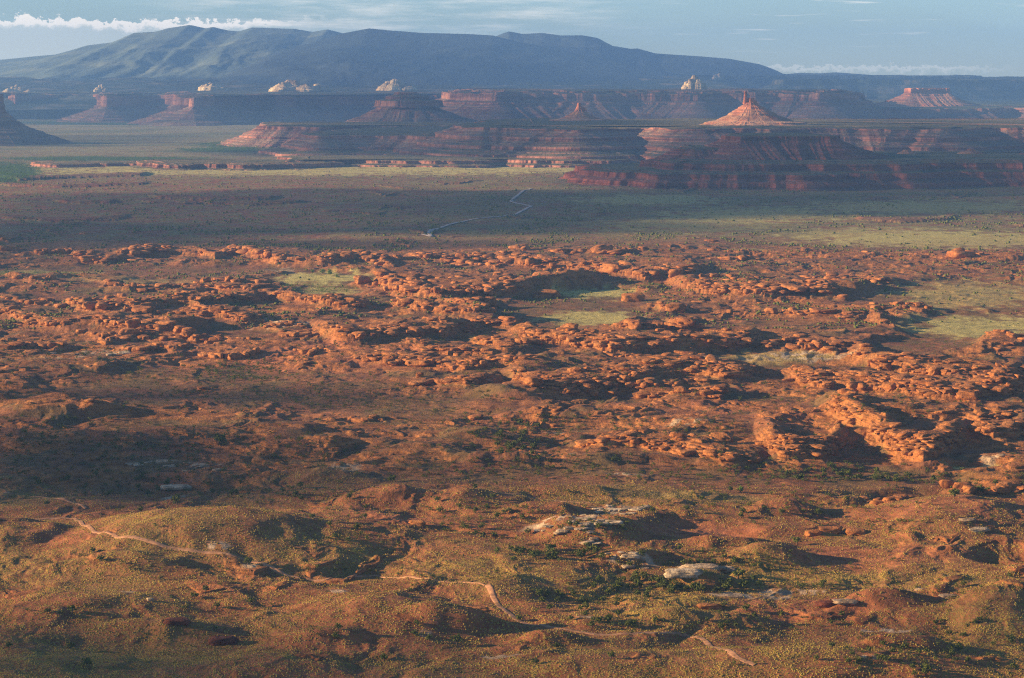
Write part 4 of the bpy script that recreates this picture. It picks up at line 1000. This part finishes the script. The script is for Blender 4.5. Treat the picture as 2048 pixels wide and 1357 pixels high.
for k, i in enumerate(sel):
    if k < 6: e = prot[k]
    else:
        src = prot[k % 6]; e = src.copy(); COL.objects.link(e)
        for ch in src.children:
            c_ = ch.copy(); COL.objects.link(c_); c_.parent = e
    r = jw[i]; e.location = (jx[i], jy[i], jz[i] + r * .75); e.scale = (r, r, r * .85); e.rotation_euler = (0, 0, rs.uniform(0, 6.28)); tag(e, jl[k], 'shrub', 'junipers scattered over the near slopes')
lowc = [crown(20 + s_, 9, 9) for s_ in range(5)]
lowc = [(v * 1.0, f) for v, f in lowc]
blob = []
for s_ in range(6):
    v = I1[0].copy(); r = np.random.RandomState(s_); v = v * (1 + r.uniform(-.3, .3, len(v)))[:, None]; v[:, 2] *= .8; blob.append((v, I1[1]))
rest = od[NS:]
Z1 = jz + jw * .5
o = scatter('brush', rest, [crown(30 + s_, 14, 14) for s_ in range(6)], LEAF_M, jx, jy, Z1, jw, np.full(len(jw), .8), False)
tag(o, 'dark green brush and small junipers scattered in the washes', None, None, 'stuff')
nf = fp[:, 1] < 3200
for m_, pr, lab in ((nf, [crown(40 + s_, 8, 8) for s_ in range(5)], 'small dark shrubs dotted between the red outcrops'), (~nf, blob, 'dark shrub specks over the wide flats')):
    q = fp[m_]; o = scatter('brush', np.arange(len(q)), pr, LEAF_M, q[:, 0], q[:, 1], q[:, 2] + q[:, 3] * .4, q[:, 3], np.full(len(q), .8), False); tag(o, lab, None, None, 'stuff')
o = scatter('cottonwood_grove', np.arange(len(gr)), [crown(60 + s_, 12, 8) for s_ in range(4)], LEAF2_M, gr[:, 0], gr[:, 1], gr[:, 2] + gr[:, 3] * .5, gr[:, 3], np.full(len(gr), .9), False)
tag(o, 'bright green cottonwoods and willows along the washes and river', None, None, 'stuff')
# single bright cottonwoods
CW = [(1480,986,16,'bright green cottonwood in the wash above the large hollow'), (645,548,12,'left cottonwood of the bright pair in the green meadow'), (660,550,14,'right cottonwood of the bright pair in the green meadow'), (625,547,9,'small bright cottonwood left of the meadow pair'), (674,556,8,'small bright cottonwood right of the meadow pair')]
cx_, cy_, cz_ = gpoint([c[0] for c in CW], [c[1] for c in CW])
for k, c in enumerate(CW):
    r = c[2] * .5 * cy_[k] / F; e = thing('cottonwood', c[3], 'tree', (cx_[k], cy_[k], cz_[k] + r * .8)); e.scale = (r, r, r)
    cv, cf = crown(80 + k, 30, 24, 1.0); link_mesh('crown', cv, cf, LEAF2_M, e); tv, tf = trunk(80 + k); link_mesh('trunk', tv, tf, BARK_M, e)
# low tufts of grass and sage on the near slopes
n = 130000
a = rs.uniform(-40, 2090, n); b_ = rs.uniform(960, 1400, n)
b_ = 960 + (b_ - 960)
x, y = W(a, b_); h_, p1, p2, rk_, kn_, q1, q2 = ground(x, y)
_, cv_, _ = colour_ground(x, y, p1, p2, rk_, q1, q2)
k = rs.rand(n) < np.clip(cv_[:, 1] * 2.1, 0, 1) * (.25 + .75 * ss(fbm(x / 22, y / 30, 3, 95), -.3, .3))
x, y, h_ = x[k], y[k], h_[k]
tv = []
for s_ in range(4):
    r = np.random.RandomState(s_); base = [(math.cos(q) * r.uniform(.7, 1.2), math.sin(q) * r.uniform(.7, 1.2), -.2) for q in (0, 1.3, 2.5, 3.8, 5.)]
    v = np.array(base + [(r.uniform(-.3, .3), r.uniform(-.3, .3), 1.0)]); f = np.array([[i_, (i_ + 1) % 5, 5] for i_ in range(5)]); tv.append((v, f))
TUFT_M = plain_mat('sage_and_grass', (.37, .25, .05), .5, .06)
S_ = rs.uniform(.35, .85, len(x))
o = scatter('grass', np.arange(len(x)), tv, TUFT_M, x, y, h_, S_, np.full(len(x), 1.1), False); tag(o, 'olive grass and sage tufts covering the near red slopes', None, None, 'stuff')
print('tufts', len(x))

# ------------------------------------------------------------------ clouds: high cumulus off to the left that shade the land
CLOUD_M, ntc, bc = base_mat('white_cloud'); bc.inputs['Base Color'].default_value = (.85, .85, .85, 1)
CZ = 3300.0
VEIL_M = bpy.data.materials.new('thin_cloud'); VEIL_M.use_nodes = True; nv = VEIL_M.node_tree; bv = nv.nodes['Principled BSDF']
bv.inputs['Base Color'].default_value = (.9, .9, .9, 1); bv.inputs['Alpha'].default_value = .26
DENSE_M = VEIL_M.copy(); DENSE_M.name = 'dense_cloud'; DENSE_M.node_tree.nodes['Principled BSDF'].inputs['Alpha'].default_value = .58
MID_M = VEIL_M.copy(); MID_M.name = 'layered_cloud'; MID_M.node_tree.nodes['Principled BSDF'].inputs['Alpha'].default_value = .42
def cloud(x, y, rx, ry, z=0, seed=0, mat=None):
    """a cumulus whose shadow falls round the world point x, y"""
    k = (CZ - z) / SD[2]; c_ = (x + SD[0] * k, y + SD[1] * k, CZ)
    v, f = ico(4); r = np.random.RandomState(seed); n = fbm(v[:, 0] * 1.7 + seed, v[:, 1] * 1.7 + v[:, 2], 4, seed)
    v = v * (1 + .35 * n)[:, None]; hz = min(rx, ry) * .16 + 30
    v = v * np.array([rx, ry, hz]); v[:, 2] = np.maximum(v[:, 2], -hz * .25)
    o = link_mesh('cloud', v, f, mat or CLOUD_M, smooth=True); o.location = c_; o['kind'] = 'structure'
def cshadow(px, py, rpx, rpy, seed, z=0, mat=None):
    x, y = W(px, py, z); x1, y1 = W(px + rpx, py, z); _, ya = W(px, py - rpy, z); _, yb = W(px, py + rpy, z)
    cloud(float(x), float(ya + yb) / 2, float(x1 - x), float(ya - yb) / 2, z, seed, mat)
for i, s_ in enumerate([(130,935,330,85), (520,985,170,22), (40,1325,400,75), (330,1380,260,34), (300,790,210,20), (2030,1260,70,60),
    (600,424,720,44), (1300,412,520,26), (1800,410,420,22), (60,470,300,24), (700,490,300,10), (1150,455,260,14), (-100,520,140,30)]):
    cshadow(s_[0], s_[1], s_[2], s_[3], 400 + i, 0, None if i < 6 else MID_M)
# shade over the far mesas, leaving the lit spots free: world x, y, rx, ry, target height
def gapcloud(pxa, pxb, Da, Db, z, seed, mat=None):
    Dm = (Da + Db) / 2; cloud((xt(pxa, Dm) + xt(pxb, Dm)) / 2, Dm, (xt(pxb, Dm) - xt(pxa, Dm)) / 2, (Db - Da) / 2, z, seed, mat or VEIL_M)
gapcloud(1380, 2350, 6900, 8500, 100, 431, DENSE_M)
gapcloud(1120, 1440, 7100, 8400, 40, 432, DENSE_M)
gapcloud(400, 1300, 9700, 12300, 80, 433, DENSE_M)
gapcloud(1500, 2300, 9000, 9900, 60, 447, MID_M)
gapcloud(1180, 1420, 9200, 9800, 60, 448, MID_M)
gapcloud(1860, 2150, 9300, 11500, 80, 434)
gapcloud(600, 1100, 12500, 15500, 140, 435, MID_M)
gapcloud(900, 1640, 14800, 17500, 180, 436, MID_M)
gapcloud(-200, 520, 17800, 21000, 150, 437)
gapcloud(480, 1020, 17000, 20500, 180, 438)
gapcloud(1560, 1800, 15200, 21000, 200, 439)
gapcloud(-300, 540, 22500, 27000, 350, 440)
gapcloud(840, 1360, 18500, 27500, 300, 441)
gapcloud(1950, 2400, 15500, 25000, 200, 442)
gapcloud(660, 740, 20500, 27000, 330, 443)
gapcloud(1500, 2400, 21500, 33000, 350, 444)
gapcloud(560, 1450, 25000, 32500, 700, 445)
gapcloud(-260, 90, 12000, 14500, 150, 446)

# ------------------------------------------------------------------ haze
HAZE = 2.8e-5
v = np.array([(a, b_, c_) for a in (-18500, 18500) for b_ in (-300, 39500) for c_ in (-60, 1345)], float)
f = [[0, 1, 3, 2], [4, 6, 7, 5], [0, 4, 5, 1], [2, 3, 7, 6], [0, 2, 6, 4], [1, 5, 7, 3]]
hm = bpy.data.materials.new('haze'); hm.use_nodes = True; nt = hm.node_tree; nt.nodes.clear()
pv = nd(nt, 'ShaderNodeVolumePrincipled'); pv.inputs['Density'].default_value = HAZE; pv.inputs['Color'].default_value = (.24, .49, 1.0, 1); pv.inputs['Anisotropy'].default_value = 0.1
ou = nd(nt, 'ShaderNodeOutputMaterial'); nt.links.new(pv.outputs[0], ou.inputs['Volume'])
hz = link_mesh('haze', v, f, hm); hz['kind'] = 'stuff'; hz['label'] = 'pale blue haze filling the far valley and mountains'
